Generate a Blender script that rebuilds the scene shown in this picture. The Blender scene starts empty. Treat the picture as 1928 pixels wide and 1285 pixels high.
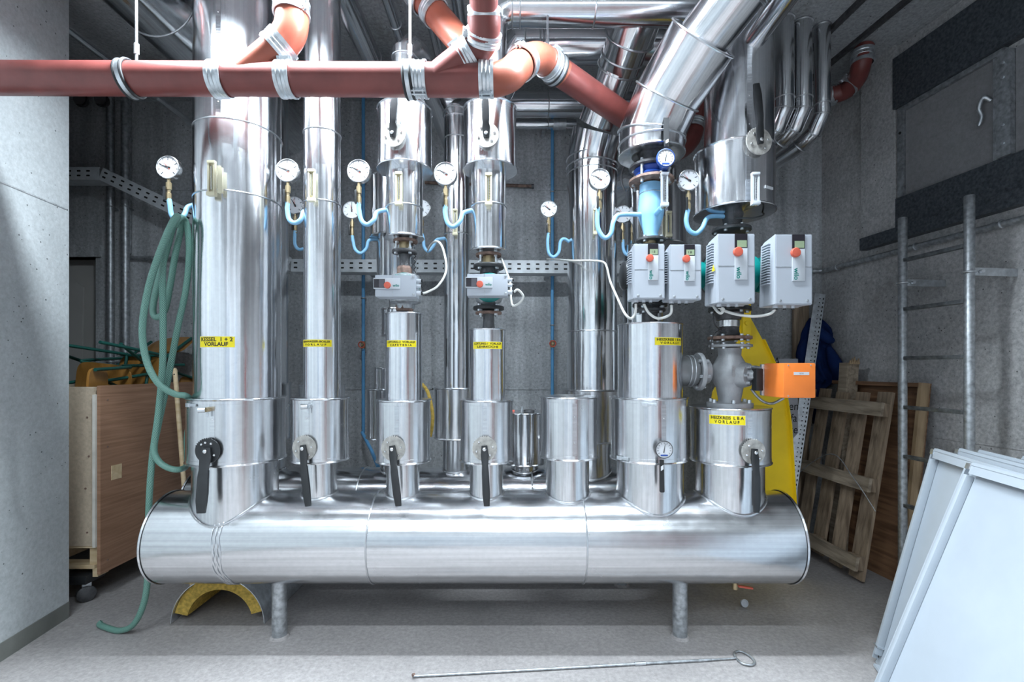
import bpy, bmesh, math, random
from mathutils import Vector, Matrix
random.seed(7)
S = bpy.context.scene
C = S.collection
# ------------------------------------------------------------------ camera
F, CX, CY, H = 910.0, 965.0, 694.0, 1.39          # focal in px, principal point, eye height
cam = bpy.data.cameras.new('camera'); camo = bpy.data.objects.new('camera', cam); C.objects.link(camo)
camo.location = (0, 0, H); camo.rotation_euler = (math.pi/2, 0, 0)
cam.sensor_fit = 'HORIZONTAL'; cam.sensor_width = 36.0; cam.lens = 36.0*F/1928
cam.shift_x = (964-CX)/1928; cam.shift_y = (CY-642.5)/1928
cam.clip_start = 0.02; cam.clip_end = 60
S.camera = camo
# ------------------------------------------------------------------ world / exposure
wd = bpy.data.worlds.new('world'); S.world = wd; wd.use_nodes = True
wd.node_tree.nodes['Background'].inputs[0].default_value = (0.02, 0.024, 0.03, 1)
wd.node_tree.nodes['Background'].inputs[1].default_value = 0.3
S.view_settings.view_transform = 'Standard'; S.view_settings.look = 'None'
S.view_settings.gamma = 1.0; S.view_settings.use_curve_mapping = False
S.view_settings.exposure = 0.6
LAMPS = [  # x, y, z, length, watts, along, spread : fluorescent battens of the room, plus an added rear row
    (-1.00, 1.97, 3.10, 1.3, 70, 'x', 175), (0.36, 1.97, 3.10, 1.2, 52, 'x', 170),
    (-1.30, 0.05, 3.40, 1.2, 26, 'x', 130), (0.45, 0.05, 3.40, 1.2, 28, 'x', 130),
    (-1.15, -1.5, 3.20, 1.5, 28, 'y', 135), (0.1, -1.5, 3.20, 1.5, 32, 'y', 135), (1.25, -1.5, 3.20, 1.5, 26, 'y', 130)]  # rear three are added, set lengthwise for narrow bright streaks on the pipes
LCOL = (0.80, 0.915, 1.0)
# ------------------------------------------------------------------ helpers
def P(x, y, d): return Vector(((x-CX)/F*d, d, H+(CY-y)/F*d))
def vp(xl, xr, Y):
    a, b = math.atan((xl-CX)/F), math.atan((xr-CX)/F); m, h = (a+b)/2, (b-a)/2
    return Y*math.tan(m), Y/math.cos(m)*math.sin(h)
def zf(y, d): return H+(CY-y)/F*d
WL = {}
def fr(d):
    d = Vector(d).normalized()
    a = Vector((0, 0, 1)) if abs(d.z) < 0.9 else Vector((1, 0, 0))
    x = a.cross(d).normalized(); return x, d.cross(x).normalized(), d
def cr(p, k=8, closed=False):
    p = [Vector(q) for q in p]; o = []; n = len(p)
    for i in range(n if closed else n-1):
        if closed: a, b, c, d = p[i-1], p[i], p[(i+1) % n], p[(i+2) % n]
        else: a, b, c, d = p[max(i-1, 0)], p[i], p[i+1], p[min(i+2, n-1)]
        for j in range(k):
            t = j/k
            o.append(0.5*((2*b)+(c-a)*t+(2*a-5*b+4*c-d)*t*t+(3*b-a-3*c+d)*t**3))
    if not closed: o.append(p[-1])
    return o
class G:
    def __init__(s): s.v = []; s.f = []; s.uv = []
    def rings(s, R, c0=False, c1=False, close_u=False):
        n = len(R[0]); b = len(s.v)
        for r in R: s.v += [Vector(q) for q in r]
        m = len(R)
        for i in range(m if close_u else m-1):
            i2 = (i+1) % m
            for j in range(n):
                k = (j+1) % n
                s.f.append((b+i*n+j, b+i*n+k, b+i2*n+k, b+i2*n+j))
                s.uv.append(((i/m, j/n), (i/m, (j+1)/n), ((i+1)/m, (j+1)/n), ((i+1)/m, j/n)))
        for c, o in ((c0, 0), (c1, (m-1)*n)):
            if c:
                q = [b+o+j for j in range(n)]
                if o == 0: q.reverse()
                s.f.append(tuple(q)); s.uv.append(tuple((0.5+0.4*math.cos(6.283*j/n), 0.5+0.4*math.sin(6.283*j/n)) for j in range(n)))
        return s
    def lathe(s, prof, o=(0, 0, 0), d=(0, 0, 1), n=48, c0=True, c1=True):
        x, y, d = fr(d); o = Vector(o); R = []
        for r, h in prof:
            R.append([o+d*h+(x*math.cos(2*math.pi*j/n)+y*math.sin(2*math.pi*j/n))*r for j in range(n)])
        return s.rings(R, c0, c1)
    def cyl(s, a, b, r, n=24, r2=None):
        a = Vector(a); b = Vector(b); d = b-a
        return s.lathe([(r, 0), (r if r2 is None else r2, d.length)], a, d, n)
    def tube(s, p, r, n=10, caps=True, closed=False):
        p = [Vector(q) for q in p]; m = len(p); R = []
        rr = r if isinstance(r, (list, tuple)) else [r]*m
        t0 = (p[1]-p[0]).normalized(); x, y, _ = fr(t0)
        for i in range(m):
            if closed: t = (p[(i+1) % m]-p[i-1]).normalized()
            else: t = (p[min(i+1, m-1)]-p[max(i-1, 0)]).normalized()
            x = (x-t*x.dot(t)).normalized(); y = t.cross(x)
            R.append([p[i]+(x*math.cos(2*math.pi*j/n)+y*math.sin(2*math.pi*j/n))*rr[i] for j in range(n)])
        return s.rings(R, caps and not closed, caps and not closed, closed)
    def mitre(s, p, r, n=40, caps=True):
        p = [Vector(q) for q in p]; m = len(p)
        t = [(p[i+1]-p[i]).normalized() for i in range(m-1)]
        x, y, _ = fr(t[0]); R = []
        base = [(x*math.cos(2*math.pi*j/n)+y*math.sin(2*math.pi*j/n))*r for j in range(n)]
        R.append([p[0]+q for q in base])
        for i in range(1, m):
            nn = (t[i-1]+t[i]).normalized() if i < m-1 else t[i-1]
            prev = R[-1]; new = []
            for q in prev:
                k = (p[i]-q).dot(nn)/t[i-1].dot(nn); new.append(q+t[i-1]*k)
            R.append(new)
        return s.rings(R, caps, caps)
    def torus(s, o, d, R, r, n=40, k=8):
        x, y, d = fr(d); o = Vector(o)
        pts = [o+(x*math.cos(2*math.pi*j/n)+y*math.sin(2*math.pi*j/n))*R for j in range(n)]
        RR = []
        for q in pts:
            e = (q-o).normalized()
            RR.append([q+(e*math.cos(2*math.pi*j/k)+d*math.sin(2*math.pi*j/k))*r for j in range(k)])
        return s.rings(RR, False, False, True)
    def poly(s, f, uv=None):
        s.f.append(tuple(f)); s.uv.append(tuple((s.v[i].x, s.v[i].z) for i in f))
    def box(s, c, sz, M=None, bev=0.0):
        c = Vector(c); hx, hy, hz = sz[0]/2, sz[1]/2, sz[2]/2
        bm = bmesh.new(); bmesh.ops.create_cube(bm, size=1)
        for v in bm.verts: v.co = Vector((v.co.x*sz[0], v.co.y*sz[1], v.co.z*sz[2]))
        if bev: bmesh.ops.bevel(bm, geom=list(bm.edges), offset=bev, segments=2, affect='EDGES', profile=0.6)
        b = len(s.v); bm.verts.index_update()
        for v in bm.verts: s.v.append(c+((M @ v.co) if M else v.co))
        for f in bm.faces: s.poly([b+v.index for v in f.verts])
        bm.free(); return s
    def prism(s, pl, o, ex, ey, t):
        o = Vector(o); ex = Vector(ex); ey = Vector(ey); ez = ex.cross(ey).normalized()*t
        b = len(s.v); n = len(pl)
        for k in (0, 1):
            for q in pl: s.v.append(o+ex*q[0]+ey*q[1]+ez*k)
        s.poly([b+i for i in reversed(range(n))]); s.poly([b+n+i for i in range(n)])
        for i in range(n):
            j = (i+1) % n; s.poly([b+i, b+j, b+n+j, b+n+i])
        return s
    def build(s, name, mat, parent=None, smooth=True, ang=40, label=None, kind=None):
        c = Vector((0, 0, 0))
        for q in s.v: c += q
        c /= max(1, len(s.v))
        me = bpy.data.meshes.new(name)
        me.from_pydata([tuple(q-c) for q in s.v], [], s.f)
        ul = me.uv_layers.new(name='UVMap'); i = 0
        flat = [w for u in s.uv for q in u for w in q]
        if len(flat) == 2*len(ul.data): ul.data.foreach_set('uv', flat)
        if smooth:
            me.polygons.foreach_set('use_smooth', [True]*len(me.polygons))
            me.set_sharp_from_angle(angle=math.radians(ang))
        me.materials.append(mat)
        return link(name, me, c, parent, label, kind)
def link(name, me, c, parent=None, label=None, kind=None):
    o = bpy.data.objects.new(name, me); C.objects.link(o); WL[o.name] = Vector(c)
    if parent is not None:
        o.parent = parent; o.location = Vector(c)-WL[parent.name]
    else: o.location = c
    if label: o['label'] = label
    if kind: o['kind'] = kind
    return o
def thing(name, label, cat, loc, group=None):
    o = bpy.data.objects.new(name, None); C.objects.link(o); o.location = loc; WL[o.name] = Vector(loc)
    o.empty_display_size = 0.05
    o['label'] = label; o['category'] = cat
    if group: o['group'] = group
    return o
def tag(o, label, cat, group=None):
    o['label'] = label; o['category'] = cat
    if group: o['group'] = group
    return o
def text(name, s, size, mat, parent, fn, bold=0.0, thick=0.0, align='CENTER', shear=0.0, fit=None):
    cu = bpy.data.curves.new(name, 'FONT'); cu.body = s; cu.size = size; cu.align_x = align; cu.align_y = 'CENTER'
    cu.offset = bold; cu.shear = shear; cu.resolution_u = 3
    to = bpy.data.objects.new('tmp', cu); C.objects.link(to)
    dg = bpy.context.evaluated_depsgraph_get()
    me = bpy.data.meshes.new_from_object(to.evaluated_get(dg)); bpy.data.objects.remove(to); bpy.data.curves.remove(cu)
    me.name = name
    kx = fit/max(1e-6, max(v.co.x for v in me.vertices)-min(v.co.x for v in me.vertices)) if fit else 1.0
    vs = [fn(v.co.x*kx, v.co.y) for v in me.vertices]
    c = sum(vs, Vector((0, 0, 0)))/max(1, len(vs))
    for v, q in zip(me.vertices, vs): v.co = q-c
    me.materials.clear(); me.materials.append(mat)
    return link(name, me, c, parent)
def surf(X, Y, r, px):                              # where the sight line through column px meets a vertical cylinder
    k = (px-CX)/F; a = 1+k*k; b = -2*(k*X+Y); c = X*X+Y*Y-r*r
    D = max(0.0, b*b-4*a*c); t = (-b-math.sqrt(D))/(2*a)
    q = Vector((k*t, t, 0)); n = Vector((q.x-X, q.y-Y, 0)).normalized(); return q, n
def rotz(n):                                        # frame whose -Y axis looks along n
    n = Vector((n.x, n.y, 0)).normalized(); return Matrix(((-n.y, -n.x, 0), (n.x, -n.y, 0), (0, 0, 1)))
# ------------------------------------------------------------------ materials
def nm(name):
    m = bpy.data.materials.new(name); m.use_nodes = True
    nt = m.node_tree; return m, nt, nt.nodes, nt.links, nt.nodes['Principled BSDF']
def plain(name, col, rough=0.5, metal=0.0, var=0.12, sc=14, bump=0.0, spec=0.5, coat=0.0, bsc=None, emit=0):
    m, nt, N, L, b = nm(name)
    tc = N.new('ShaderNodeTexCoord'); nz = N.new('ShaderNodeTexNoise'); nz.inputs['Scale'].default_value = sc; nz.inputs['Detail'].default_value = 6
    L.new(tc.outputs['Object'], nz.inputs['Vector'])
    rp = N.new('ShaderNodeValToRGB'); rp.color_ramp.elements[0].position = 0.3; rp.color_ramp.elements[1].position = 0.7
    rp.color_ramp.elements[0].color = (*[c*(1-var) for c in col], 1); rp.color_ramp.elements[1].color = (*[min(1, c*(1+var)) for c in col], 1)
    L.new(nz.outputs['Fac'], rp.inputs[0]); L.new(rp.outputs[0], b.inputs['Base Color'])
    b.inputs['Metallic'].default_value = metal; b.inputs['Roughness'].default_value = rough
    b.inputs['Specular IOR Level'].default_value = spec; b.inputs['Coat Weight'].default_value = coat
    if bump:
        n2 = N.new('ShaderNodeTexNoise'); n2.inputs['Scale'].default_value = bsc or sc*6; n2.inputs['Detail'].default_value = 5
        L.new(tc.outputs['Object'], n2.inputs['Vector'])
        bp = N.new('ShaderNodeBump'); bp.inputs['Strength'].default_value = bump; bp.inputs['Distance'].default_value = 0.01
        L.new(n2.outputs['Fac'], bp.inputs['Height']); L.new(bp.outputs[0], b.inputs['Normal'])
    return m
def cladding(name, col, rough, aniso, wob=0.12, dirt=0.12):
    m, nt, N, L, b = nm(name)
    tc = N.new('ShaderNodeTexCoord')
    nz = N.new('ShaderNodeTexNoise'); nz.inputs['Scale'].default_value = 9; nz.inputs['Detail'].default_value = 8; nz.inputs['Roughness'].default_value = 0.65
    L.new(tc.outputs['Object'], nz.inputs['Vector'])
    rr = N.new('ShaderNodeMapRange'); rr.inputs['From Min'].default_value = 0.3; rr.inputs['From Max'].default_value = 0.75
    rr.inputs['To Min'].default_value = rough*0.88; rr.inputs['To Max'].default_value = rough*1.2
    L.new(nz.outputs['Fac'], rr.inputs['Value']); L.new(rr.outputs[0], b.inputs['Roughness'])
    cr_ = N.new('ShaderNodeValToRGB'); cr_.color_ramp.elements[0].position = 0.35; cr_.color_ramp.elements[1].position = 0.8
    cr_.color_ramp.elements[0].color = (*col, 1); cr_.color_ramp.elements[1].color = (*[c*(1-dirt) for c in col], 1)
    n3 = N.new('ShaderNodeTexNoise'); n3.inputs['Scale'].default_value = 40; n3.inputs['Detail'].default_value = 6; n3.inputs['Roughness'].default_value = 0.7
    L.new(tc.outputs['Object'], n3.inputs['Vector']); L.new(n3.outputs['Fac'], cr_.inputs[0]); L.new(cr_.outputs[0], b.inputs['Base Color'])
    uv = N.new('ShaderNodeUVMap'); mp = N.new('ShaderNodeMapping'); mp.inputs['Scale'].default_value = (1.5, 90, 1); L.new(uv.outputs[0], mp.inputs[0])
    ns = N.new('ShaderNodeTexNoise'); ns.inputs['Scale'].default_value = 1; ns.inputs['Detail'].default_value = 4; L.new(mp.outputs[0], ns.inputs['Vector'])
    rs = N.new('ShaderNodeMapRange'); rs.inputs['From Min'].default_value = 0.3; rs.inputs['From Max'].default_value = 0.7; rs.inputs['To Min'].default_value = 0.80; rs.inputs['To Max'].default_value = 1.04; L.new(ns.outputs['Fac'], rs.inputs['Value'])
    mc = N.new('ShaderNodeMixRGB'); mc.blend_type = 'MULTIPLY'; mc.inputs[0].default_value = 1; L.new(cr_.outputs[0], mc.inputs[1]); L.new(rs.outputs[0], mc.inputs[2]); L.new(mc.outputs[0], b.inputs['Base Color'])
    b.inputs['Metallic'].default_value = 1.0
    b.inputs['Anisotropic'].default_value = aniso
    tg = N.new('ShaderNodeTangent'); tg.direction_type = 'UV_MAP'; tg.uv_map = 'UVMap'; L.new(tg.outputs[0], b.inputs['Tangent'])
    n2 = N.new('ShaderNodeTexNoise'); n2.inputs['Scale'].default_value = 5; n2.inputs['Detail'].default_value = 2
    L.new(tc.outputs['Object'], n2.inputs['Vector'])
    n4 = N.new('ShaderNodeTexNoise'); n4.inputs['Scale'].default_value = 120; n4.inputs['Detail'].default_value = 3
    L.new(tc.outputs['Object'], n4.inputs['Vector'])
    mx = N.new('ShaderNodeMath'); mx.operation = 'MULTIPLY_ADD'; mx.inputs[1].default_value = 0.03; L.new(n4.outputs['Fac'], mx.inputs[0])
    m5 = N.new('ShaderNodeMath'); m5.operation = 'MULTIPLY_ADD'; m5.inputs[1].default_value = 0.10; L.new(ns.outputs['Fac'], m5.inputs[0]); L.new(n2.outputs['Fac'], m5.inputs[2]); L.new(m5.outputs[0], mx.inputs[2])
    bp = N.new('ShaderNodeBump'); bp.inputs['Strength'].default_value = wob; bp.inputs['Distance'].default_value = 0.03
    L.new(mx.outputs[0], bp.inputs['Height']); L.new(bp.outputs[0], b.inputs['Normal'])
    return m
def concrete(name, c0, c1, sc=1.6, bump=0.35, fine=0.35, pits=True, stain=None, vert=False):
    m, nt, N, L, b = nm(name)
    ge = N.new('ShaderNodeNewGeometry')
    n1 = N.new('ShaderNodeTexNoise'); n1.inputs['Scale'].default_value = sc; n1.inputs['Detail'].default_value = 10; n1.inputs['Roughness'].default_value = 0.62
    L.new(ge.outputs['Position'], n1.inputs['Vector'])
    rp = N.new('ShaderNodeValToRGB'); rp.color_ramp.elements[0].position = 0.32; rp.color_ramp.elements[1].position = 0.68
    rp.color_ramp.elements[0].color = (*c0, 1); rp.color_ramp.elements[1].color = (*c1, 1)
    L.new(n1.outputs['Fac'], rp.inputs[0]); out = rp.outputs[0]
    n2 = N.new('ShaderNodeTexNoise'); n2.inputs['Scale'].default_value = 45; n2.inputs['Detail'].default_value = 6; n2.inputs['Roughness'].default_value = 0.75
    L.new(ge.outputs['Position'], n2.inputs['Vector'])
    r2 = N.new('ShaderNodeMapRange'); r2.inputs['From Min'].default_value = 0.3; r2.inputs['From Max'].default_value = 0.7; r2.inputs['To Min'].default_value = 1-fine*1.25; r2.inputs['To Max'].default_value = 1+fine*0.7
    L.new(n2.outputs['Fac'], r2.inputs['Value'])
    mu = N.new('ShaderNodeMixRGB'); mu.blend_type = 'MULTIPLY'; mu.inputs[0].default_value = 1; L.new(out, mu.inputs[1]); L.new(r2.outputs[0], mu.inputs[2]); out = mu.outputs[0]
    hgt = n2.outputs['Fac']
    if pits:
        vo = N.new('ShaderNodeTexVoronoi'); vo.inputs['Scale'].default_value = 22; vo.inputs['Randomness'].default_value = 1; L.new(ge.outputs['Position'], vo.inputs['Vector'])
        n5 = N.new('ShaderNodeTexNoise'); n5.inputs['Scale'].default_value = 7; L.new(ge.outputs['Position'], n5.inputs['Vector'])
        th = N.new('ShaderNodeMath'); th.operation = 'MULTIPLY'; th.inputs[1].default_value = 0.16; L.new(n5.outputs['Fac'], th.inputs[0])
        lt = N.new('ShaderNodeMath'); lt.operation = 'LESS_THAN'; L.new(vo.outputs['Distance'], lt.inputs[0]); L.new(th.outputs[0], lt.inputs[1])
        m2 = N.new('ShaderNodeMixRGB'); m2.blend_type = 'MULTIPLY'; m2.inputs[2].default_value = (0.3, 0.3, 0.3, 1); L.new(lt.outputs[0], m2.inputs[0]); L.new(out, m2.inputs[1]); out = m2.outputs[0]
        sb = N.new('ShaderNodeMath'); sb.operation = 'SUBTRACT'; L.new(hgt, sb.inputs[0]); L.new(lt.outputs[0], sb.inputs[1]); hgt = sb.outputs[0]
    if vert:                                        # vertical run marks of the shuttering
        mp = N.new('ShaderNodeMapping'); mp.inputs['Scale'].default_value = (5, 5, 0.35); L.new(ge.outputs['Position'], mp.inputs[0])
        n6 = N.new('ShaderNodeTexNoise'); n6.inputs['Scale'].default_value = 2.2; n6.inputs['Detail'].default_value = 5; L.new(mp.outputs[0], n6.inputs['Vector'])
        r6 = N.new('ShaderNodeMapRange'); r6.inputs['From Min'].default_value = 0.35; r6.inputs['From Max'].default_value = 0.65; r6.inputs['To Min'].default_value = 0.75; r6.inputs['To Max'].default_value = 1.1
        L.new(n6.outputs['Fac'], r6.inputs['Value'])
        m6 = N.new('ShaderNodeMixRGB'); m6.blend_type = 'MULTIPLY'; m6.inputs[0].default_value = 1; L.new(out, m6.inputs[1]); L.new(r6.outputs[0], m6.inputs[2]); out = m6.outputs[0]
    if stain:
        n7 = N.new('ShaderNodeTexNoise'); n7.inputs['Scale'].default_value = 2.4; n7.inputs['Detail'].default_value = 9; n7.inputs['Roughness'].default_value = 0.7; L.new(ge.outputs['Position'], n7.inputs['Vector'])
        r7 = N.new('ShaderNodeMapRange'); r7.inputs['From Min'].default_value = 0.56; r7.inputs['From Max'].default_value = 0.7; r7.inputs['To Max'].default_value = 0.55; L.new(n7.outputs['Fac'], r7.inputs['Value'])
        m7 = N.new('ShaderNodeMixRGB'); m7.inputs[2].default_value = (*stain, 1); L.new(r7.outputs[0], m7.inputs[0]); L.new(out, m7.inputs[1]); out = m7.outputs[0]
    L.new(out, b.inputs['Base Color'])
    b.inputs['Roughness'].default_value = 0.85; b.inputs['Specular IOR Level'].default_value = 0.25
    bp = N.new('ShaderNodeBump'); bp.inputs['Strength'].default_value = bump; bp.inputs['Distance'].default_value = 0.012
    L.new(hgt, bp.inputs['Height']); L.new(bp.outputs[0], b.inputs['Normal'])
    return m
def wood(name, c0, c1, axis=(1, 1, 12), sc=2.5, rough=0.6, bump=0.15):
    m, nt, N, L, b = nm(name)
    tc = N.new('ShaderNodeTexCoord'); mp = N.new('ShaderNodeMapping'); mp.inputs['Scale'].default_value = axis; L.new(tc.outputs['Object'], mp.inputs[0])
    n1 = N.new('ShaderNodeTexNoise'); n1.inputs['Scale'].default_value = sc; n1.inputs['Detail'].default_value = 8; n1.inputs['Distortion'].default_value = 0.6; L.new(mp.outputs[0], n1.inputs['Vector'])
    rp = N.new('ShaderNodeValToRGB'); rp.color_ramp.elements[0].position = 0.33; rp.color_ramp.elements[1].position = 0.66
    rp.color_ramp.elements[0].color = (*c0, 1); rp.color_ramp.elements[1].color = (*c1, 1)
    L.new(n1.outputs['Fac'], rp.inputs[0]); L.new(rp.outputs[0], b.inputs['Base Color']); b.inputs['Roughness'].default_value = rough
    bp = N.new('ShaderNodeBump'); bp.inputs['Strength'].default_value = bump; bp.inputs['Distance'].default_value = 0.01; L.new(n1.outputs['Fac'], bp.inputs['Height']); L.new(bp.outputs[0], b.inputs['Normal'])
    return m
def hose_mat(name):
    m, nt, N, L, b = nm(name)
    uv = N.new('ShaderNodeUVMap'); mp = N.new('ShaderNodeMapping'); mp.inputs['Scale'].default_value = (2800, 20, 1); L.new(uv.outputs[0], mp.inputs[0])
    ck = N.new('ShaderNodeTexChecker'); ck.inputs['Scale'].default_value = 1; L.new(mp.outputs[0], ck.inputs['Vector'])
    ck.inputs['Color1'].default_value = (0.025, 0.10, 0.08, 1); ck.inputs['Color2'].default_value = (0.22, 0.40, 0.33, 1)
    L.new(ck.outputs[0], b.inputs['Base Color']); b.inputs['Roughness'].default_value = 0.4
    return m
M = {}
M['alu'] = cladding('aluminium_cladding', (0.86, 0.87, 0.90), 0.17, 0.75)
M['alu2'] = cladding('worn_aluminium_cladding', (0.80, 0.81, 0.83), 0.24, 0.65, 0.13, 0.12)
M['alub'] = cladding('bright_aluminium_cladding', (0.84, 0.85, 0.87), 0.13, 0.7)
M['galv'] = plain('galvanised_steel', (0.62, 0.65, 0.68), 0.38, 0.9, 0.22, 30, 0.05)
M['galvd'] = plain('dull_galvanised_steel', (0.42, 0.44, 0.46), 0.45, 0.75, 0.35, 40, 0.08)
M['chrome'] = plain('bright_steel', (0.8, 0.8, 0.8), 0.22, 1.0, 0.05)
M['steeld'] = plain('dark_cast_iron', (0.10, 0.10, 0.105), 0.5, 0.6, 0.4, 25, 0.25)
M['rust'] = plain('rusty_steel', (0.24, 0.16, 0.13), 0.65, 0.4, 0.45, 30, 0.3)
M['brass'] = plain('brass', (0.42, 0.33, 0.20), 0.4, 0.9, 0.2)
M['black'] = plain('black_enamel', (0.018, 0.019, 0.021), 0.4, 0.0, 0.2, 20, 0.03)
M['red'] = plain('red_brown_pipe_paint', (0.185, 0.048, 0.042), 0.38, 0.0, 0.16, 10, 0.04, bsc=220)
M['orangered'] = plain('orange_red_pipe_paint', (0.31, 0.085, 0.052), 0.35, 0.0, 0.12, 10, 0.03)
M['blue'] = plain('light_blue_paint', (0.25, 0.50, 0.74), 0.45, 0.0, 0.08)
M['bluem'] = plain('mid_blue_paint', (0.12, 0.36, 0.64), 0.5, 0.0, 0.1)
M['blued'] = plain('deep_blue_paint', (0.02, 0.07, 0.32), 0.4, 0.0, 0.15)
M['white'] = plain('white_dial', (0.60, 0.61, 0.64), 0.5, 0.0, 0.02)
M['ink'] = plain('black_ink', (0.012, 0.012, 0.012), 0.6)
M['cream'] = plain('cream_thermometer', (0.66, 0.61, 0.44), 0.4, 0.15, 0.06)
M['silverbox'] = plain('silver_grey_plastic', (0.43, 0.46, 0.51), 0.42, 0.0, 0.02)
M['platebox'] = plain('pale_grey_plastic', (0.55, 0.58, 0.62), 0.4, 0.0, 0.02)
M['redknob'] = plain('red_plastic', (0.62, 0.115, 0.07), 0.45, 0.0, 0.05)
M['teal'] = plain('teal_motor_paint', (0.0, 0.20, 0.185), 0.4, 0.0, 0.1)
M['lcd'] = plain('lcd_glass', (0.30, 0.38, 0.24), 0.25)
M['screen'] = plain('dark_display', (0.025, 0.022, 0.028), 0.12)
M['green_ink'] = plain('green_print', (0.0, 0.19, 0.16), 0.5)
M['orange'] = plain('orange_plastic', (0.88, 0.22, 0.035), 0.4, 0.0, 0.04)
M['yellow'] = plain('yellow_label', (0.86, 0.70, 0.01), 0.45, 0.0, 0.05)
M['yellowp'] = plain('yellow_paint', (0.90, 0.62, 0.012), 0.4, 0.0, 0.07, 5)
M['cable'] = plain('white_cable', (0.68, 0.68, 0.65), 0.45)
M['castal'] = plain('cast_grey_valve', (0.36, 0.37, 0.385), 0.45, 0.35, 0.15, 20, 0.12, bsc=150)
M['panelw'] = plain('white_powder_coat', (0.39, 0.43, 0.475), 0.38, 0.0, 0.02)
M['conc_floor'] = concrete('floor_concrete', (0.285, 0.266, 0.261), (0.395, 0.368, 0.36), 1.1, 0.13, 0.24, pits=False, stain=(0.21, 0.20, 0.20))
M['conc_left'] = concrete('pale_concrete', (0.43, 0.455, 0.465), (0.57, 0.595, 0.605), 1.3, 0.2, 0.16)
M['conc_back'] = concrete('grey_concrete', (0.43, 0.445, 0.46), (0.60, 0.615, 0.63), 1.5, 0.4, vert=True)
M['conc_right'] = concrete('rough_concrete', (0.40, 0.395, 0.395), (0.53, 0.52, 0.52), 1.8, 0.35, stain=(0.22, 0.20, 0.18))
M['conc_ceil'] = concrete('ceiling_concrete', (0.35, 0.365, 0.38), (0.47, 0.485, 0.50), 1.6, 0.35, stain=(0.13, 0.125, 0.09))
M['roomwall'] = concrete('rear_wall_plaster', (0.56, 0.57, 0.58), (0.64, 0.65, 0.66), 1.0, 0.1, pits=False)
M['skirt'] = plain('grey_green_skirting_paint', (0.17, 0.175, 0.16), 0.55, 0, 0.2, 6)
M['zinc'] = plain('spangled_zinc_beam', (0.075, 0.085, 0.098), 0.45, 0.35, 0.45, 60, 0.05)
M['hatch'] = concrete('hatch_board', (0.20, 0.197, 0.205), (0.27, 0.265, 0.275), 1.4, 0.08, 0.15, pits=False)
M['pallet'] = wood('weathered_pallet_wood', (0.17, 0.12, 0.08), (0.40, 0.30, 0.21), (14, 14, 1.2))
M['palletx'] = wood('weathered_cross_board', (0.19, 0.15, 0.11), (0.42, 0.34, 0.255), (14, 1.2, 14))
M['ply'] = wood('brown_plywood', (0.13, 0.065, 0.035), (0.28, 0.15, 0.08), (2, 1.3, 14), 2.2, 0.5)
M['plyedge'] = wood('pale_wood_edge', (0.34, 0.23, 0.13), (0.50, 0.36, 0.22), (9, 9, 1))
M['veneer'] = wood('oak_veneer', (0.25, 0.135, 0.08), (0.36, 0.205, 0.13), (3, 1.2, 30), 2.0, 0.5, 0.03)
M['chip'] = plain('raw_chipboard', (0.50, 0.41, 0.31), 0.7, 0, 0.12, 60, 0.1)
M['rawwood'] = wood('raw_pine', (0.50, 0.36, 0.20), (0.66, 0.52, 0.34), (2, 9, 9))
M['edge'] = plain('white_edge_strip', (0.66, 0.63, 0.57), 0.5)
M['chairply'] = wood('varnished_chair_plywood', (0.27, 0.125, 0.027), (0.41, 0.20, 0.05), (3, 10, 3), 2, 0.3, 0.02)
M['green'] = plain('dark_green_tube', (0.012, 0.085, 0.07), 0.3)
M['hose'] = hose_mat('braided_green_hose')
M['wool'] = plain('yellow_mineral_wool', (0.62, 0.42, 0.10), 0.95, 0, 0.3, 60, 0.8, 0.1)
M['cloth'] = plain('blue_work_cloth', (0.012, 0.03, 0.115), 0.9, 0, 0.2, 6, 0.15, 0.1, bsc=300)
M['paper'] = plain('grey_cardboard', (0.42, 0.42, 0.46), 0.7, 0, 0.05)
M['rubber'] = plain('black_rubber', (0.02, 0.02, 0.022), 0.6)
M['doorp'] = plain('grey_beige_door', (0.44, 0.43, 0.41), 0.6, 0, 0.06, 3)
M['tubegl'], _nt, _N, _L, _b = nm('fluorescent_tube')
_b.inputs['Emission Color'].default_value = (*LCOL, 1); _b.inputs['Emission Strength'].default_value = 6.0

M['seam'] = plain('seam_bead_metal', (0.58, 0.59, 0.61), 0.3, 1.0, 0.1)
M['rung'] = plain('dark_galvanised_bar', (0.16, 0.17, 0.18), 0.45, 0.6, 0.4, 40, 0.08)
M['pipegrey'] = plain('painted_grey_pipe', (0.22, 0.225, 0.23), 0.4, 0.5, 0.15)
M['vessel'] = plain('dull_red_vessel_paint', (0.20, 0.05, 0.045), 0.5)
M['tray'] = plain('zinc_tray', (0.62, 0.65, 0.68), 0.45, 0.15, 0.12, 20)
M['plate'] = plain('dull_worn_plate', (0.40, 0.385, 0.36), 0.55, 0.35, 0.3, 40, 0.1)
# ================================================================== SETTING
CE = 3.6
def struct(g, name, mat, smooth=False): return g.build(name, mat, None, smooth, kind='structure')
struct(G().box((-0.4, 0.8, -0.06), (8.2, 6.8, 0.12)), 'floor', M['conc_floor'])
struct(G().box((-0.4, 0.8, CE+0.08), (8.2, 6.8, 0.16)), 'ceiling', M['conc_ceil'])
XZ = lambda pl, y, t: G().prism(pl, (0, y+t, 0), (1, 0, 0), (0, 0, 1), t)
wb = struct(XZ([(-4.4, 0), (-4.15, 0), (-4.15, 2.31), (-3.45, 2.31), (-3.45, 0), (2.75, 0), (2.75, CE), (-4.4, CE)], 4.0, 0.25), 'wall_back', M['conc_back'])
for x in (-2.9, -1.55, -0.66, 1.02):                 # raised fins left by the shutter joints
    G().box((x, 3.998, 1.8), (0.012, 0.008, 3.58)).build('shutter_joint', M['conc_back'], wb, False)
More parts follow.
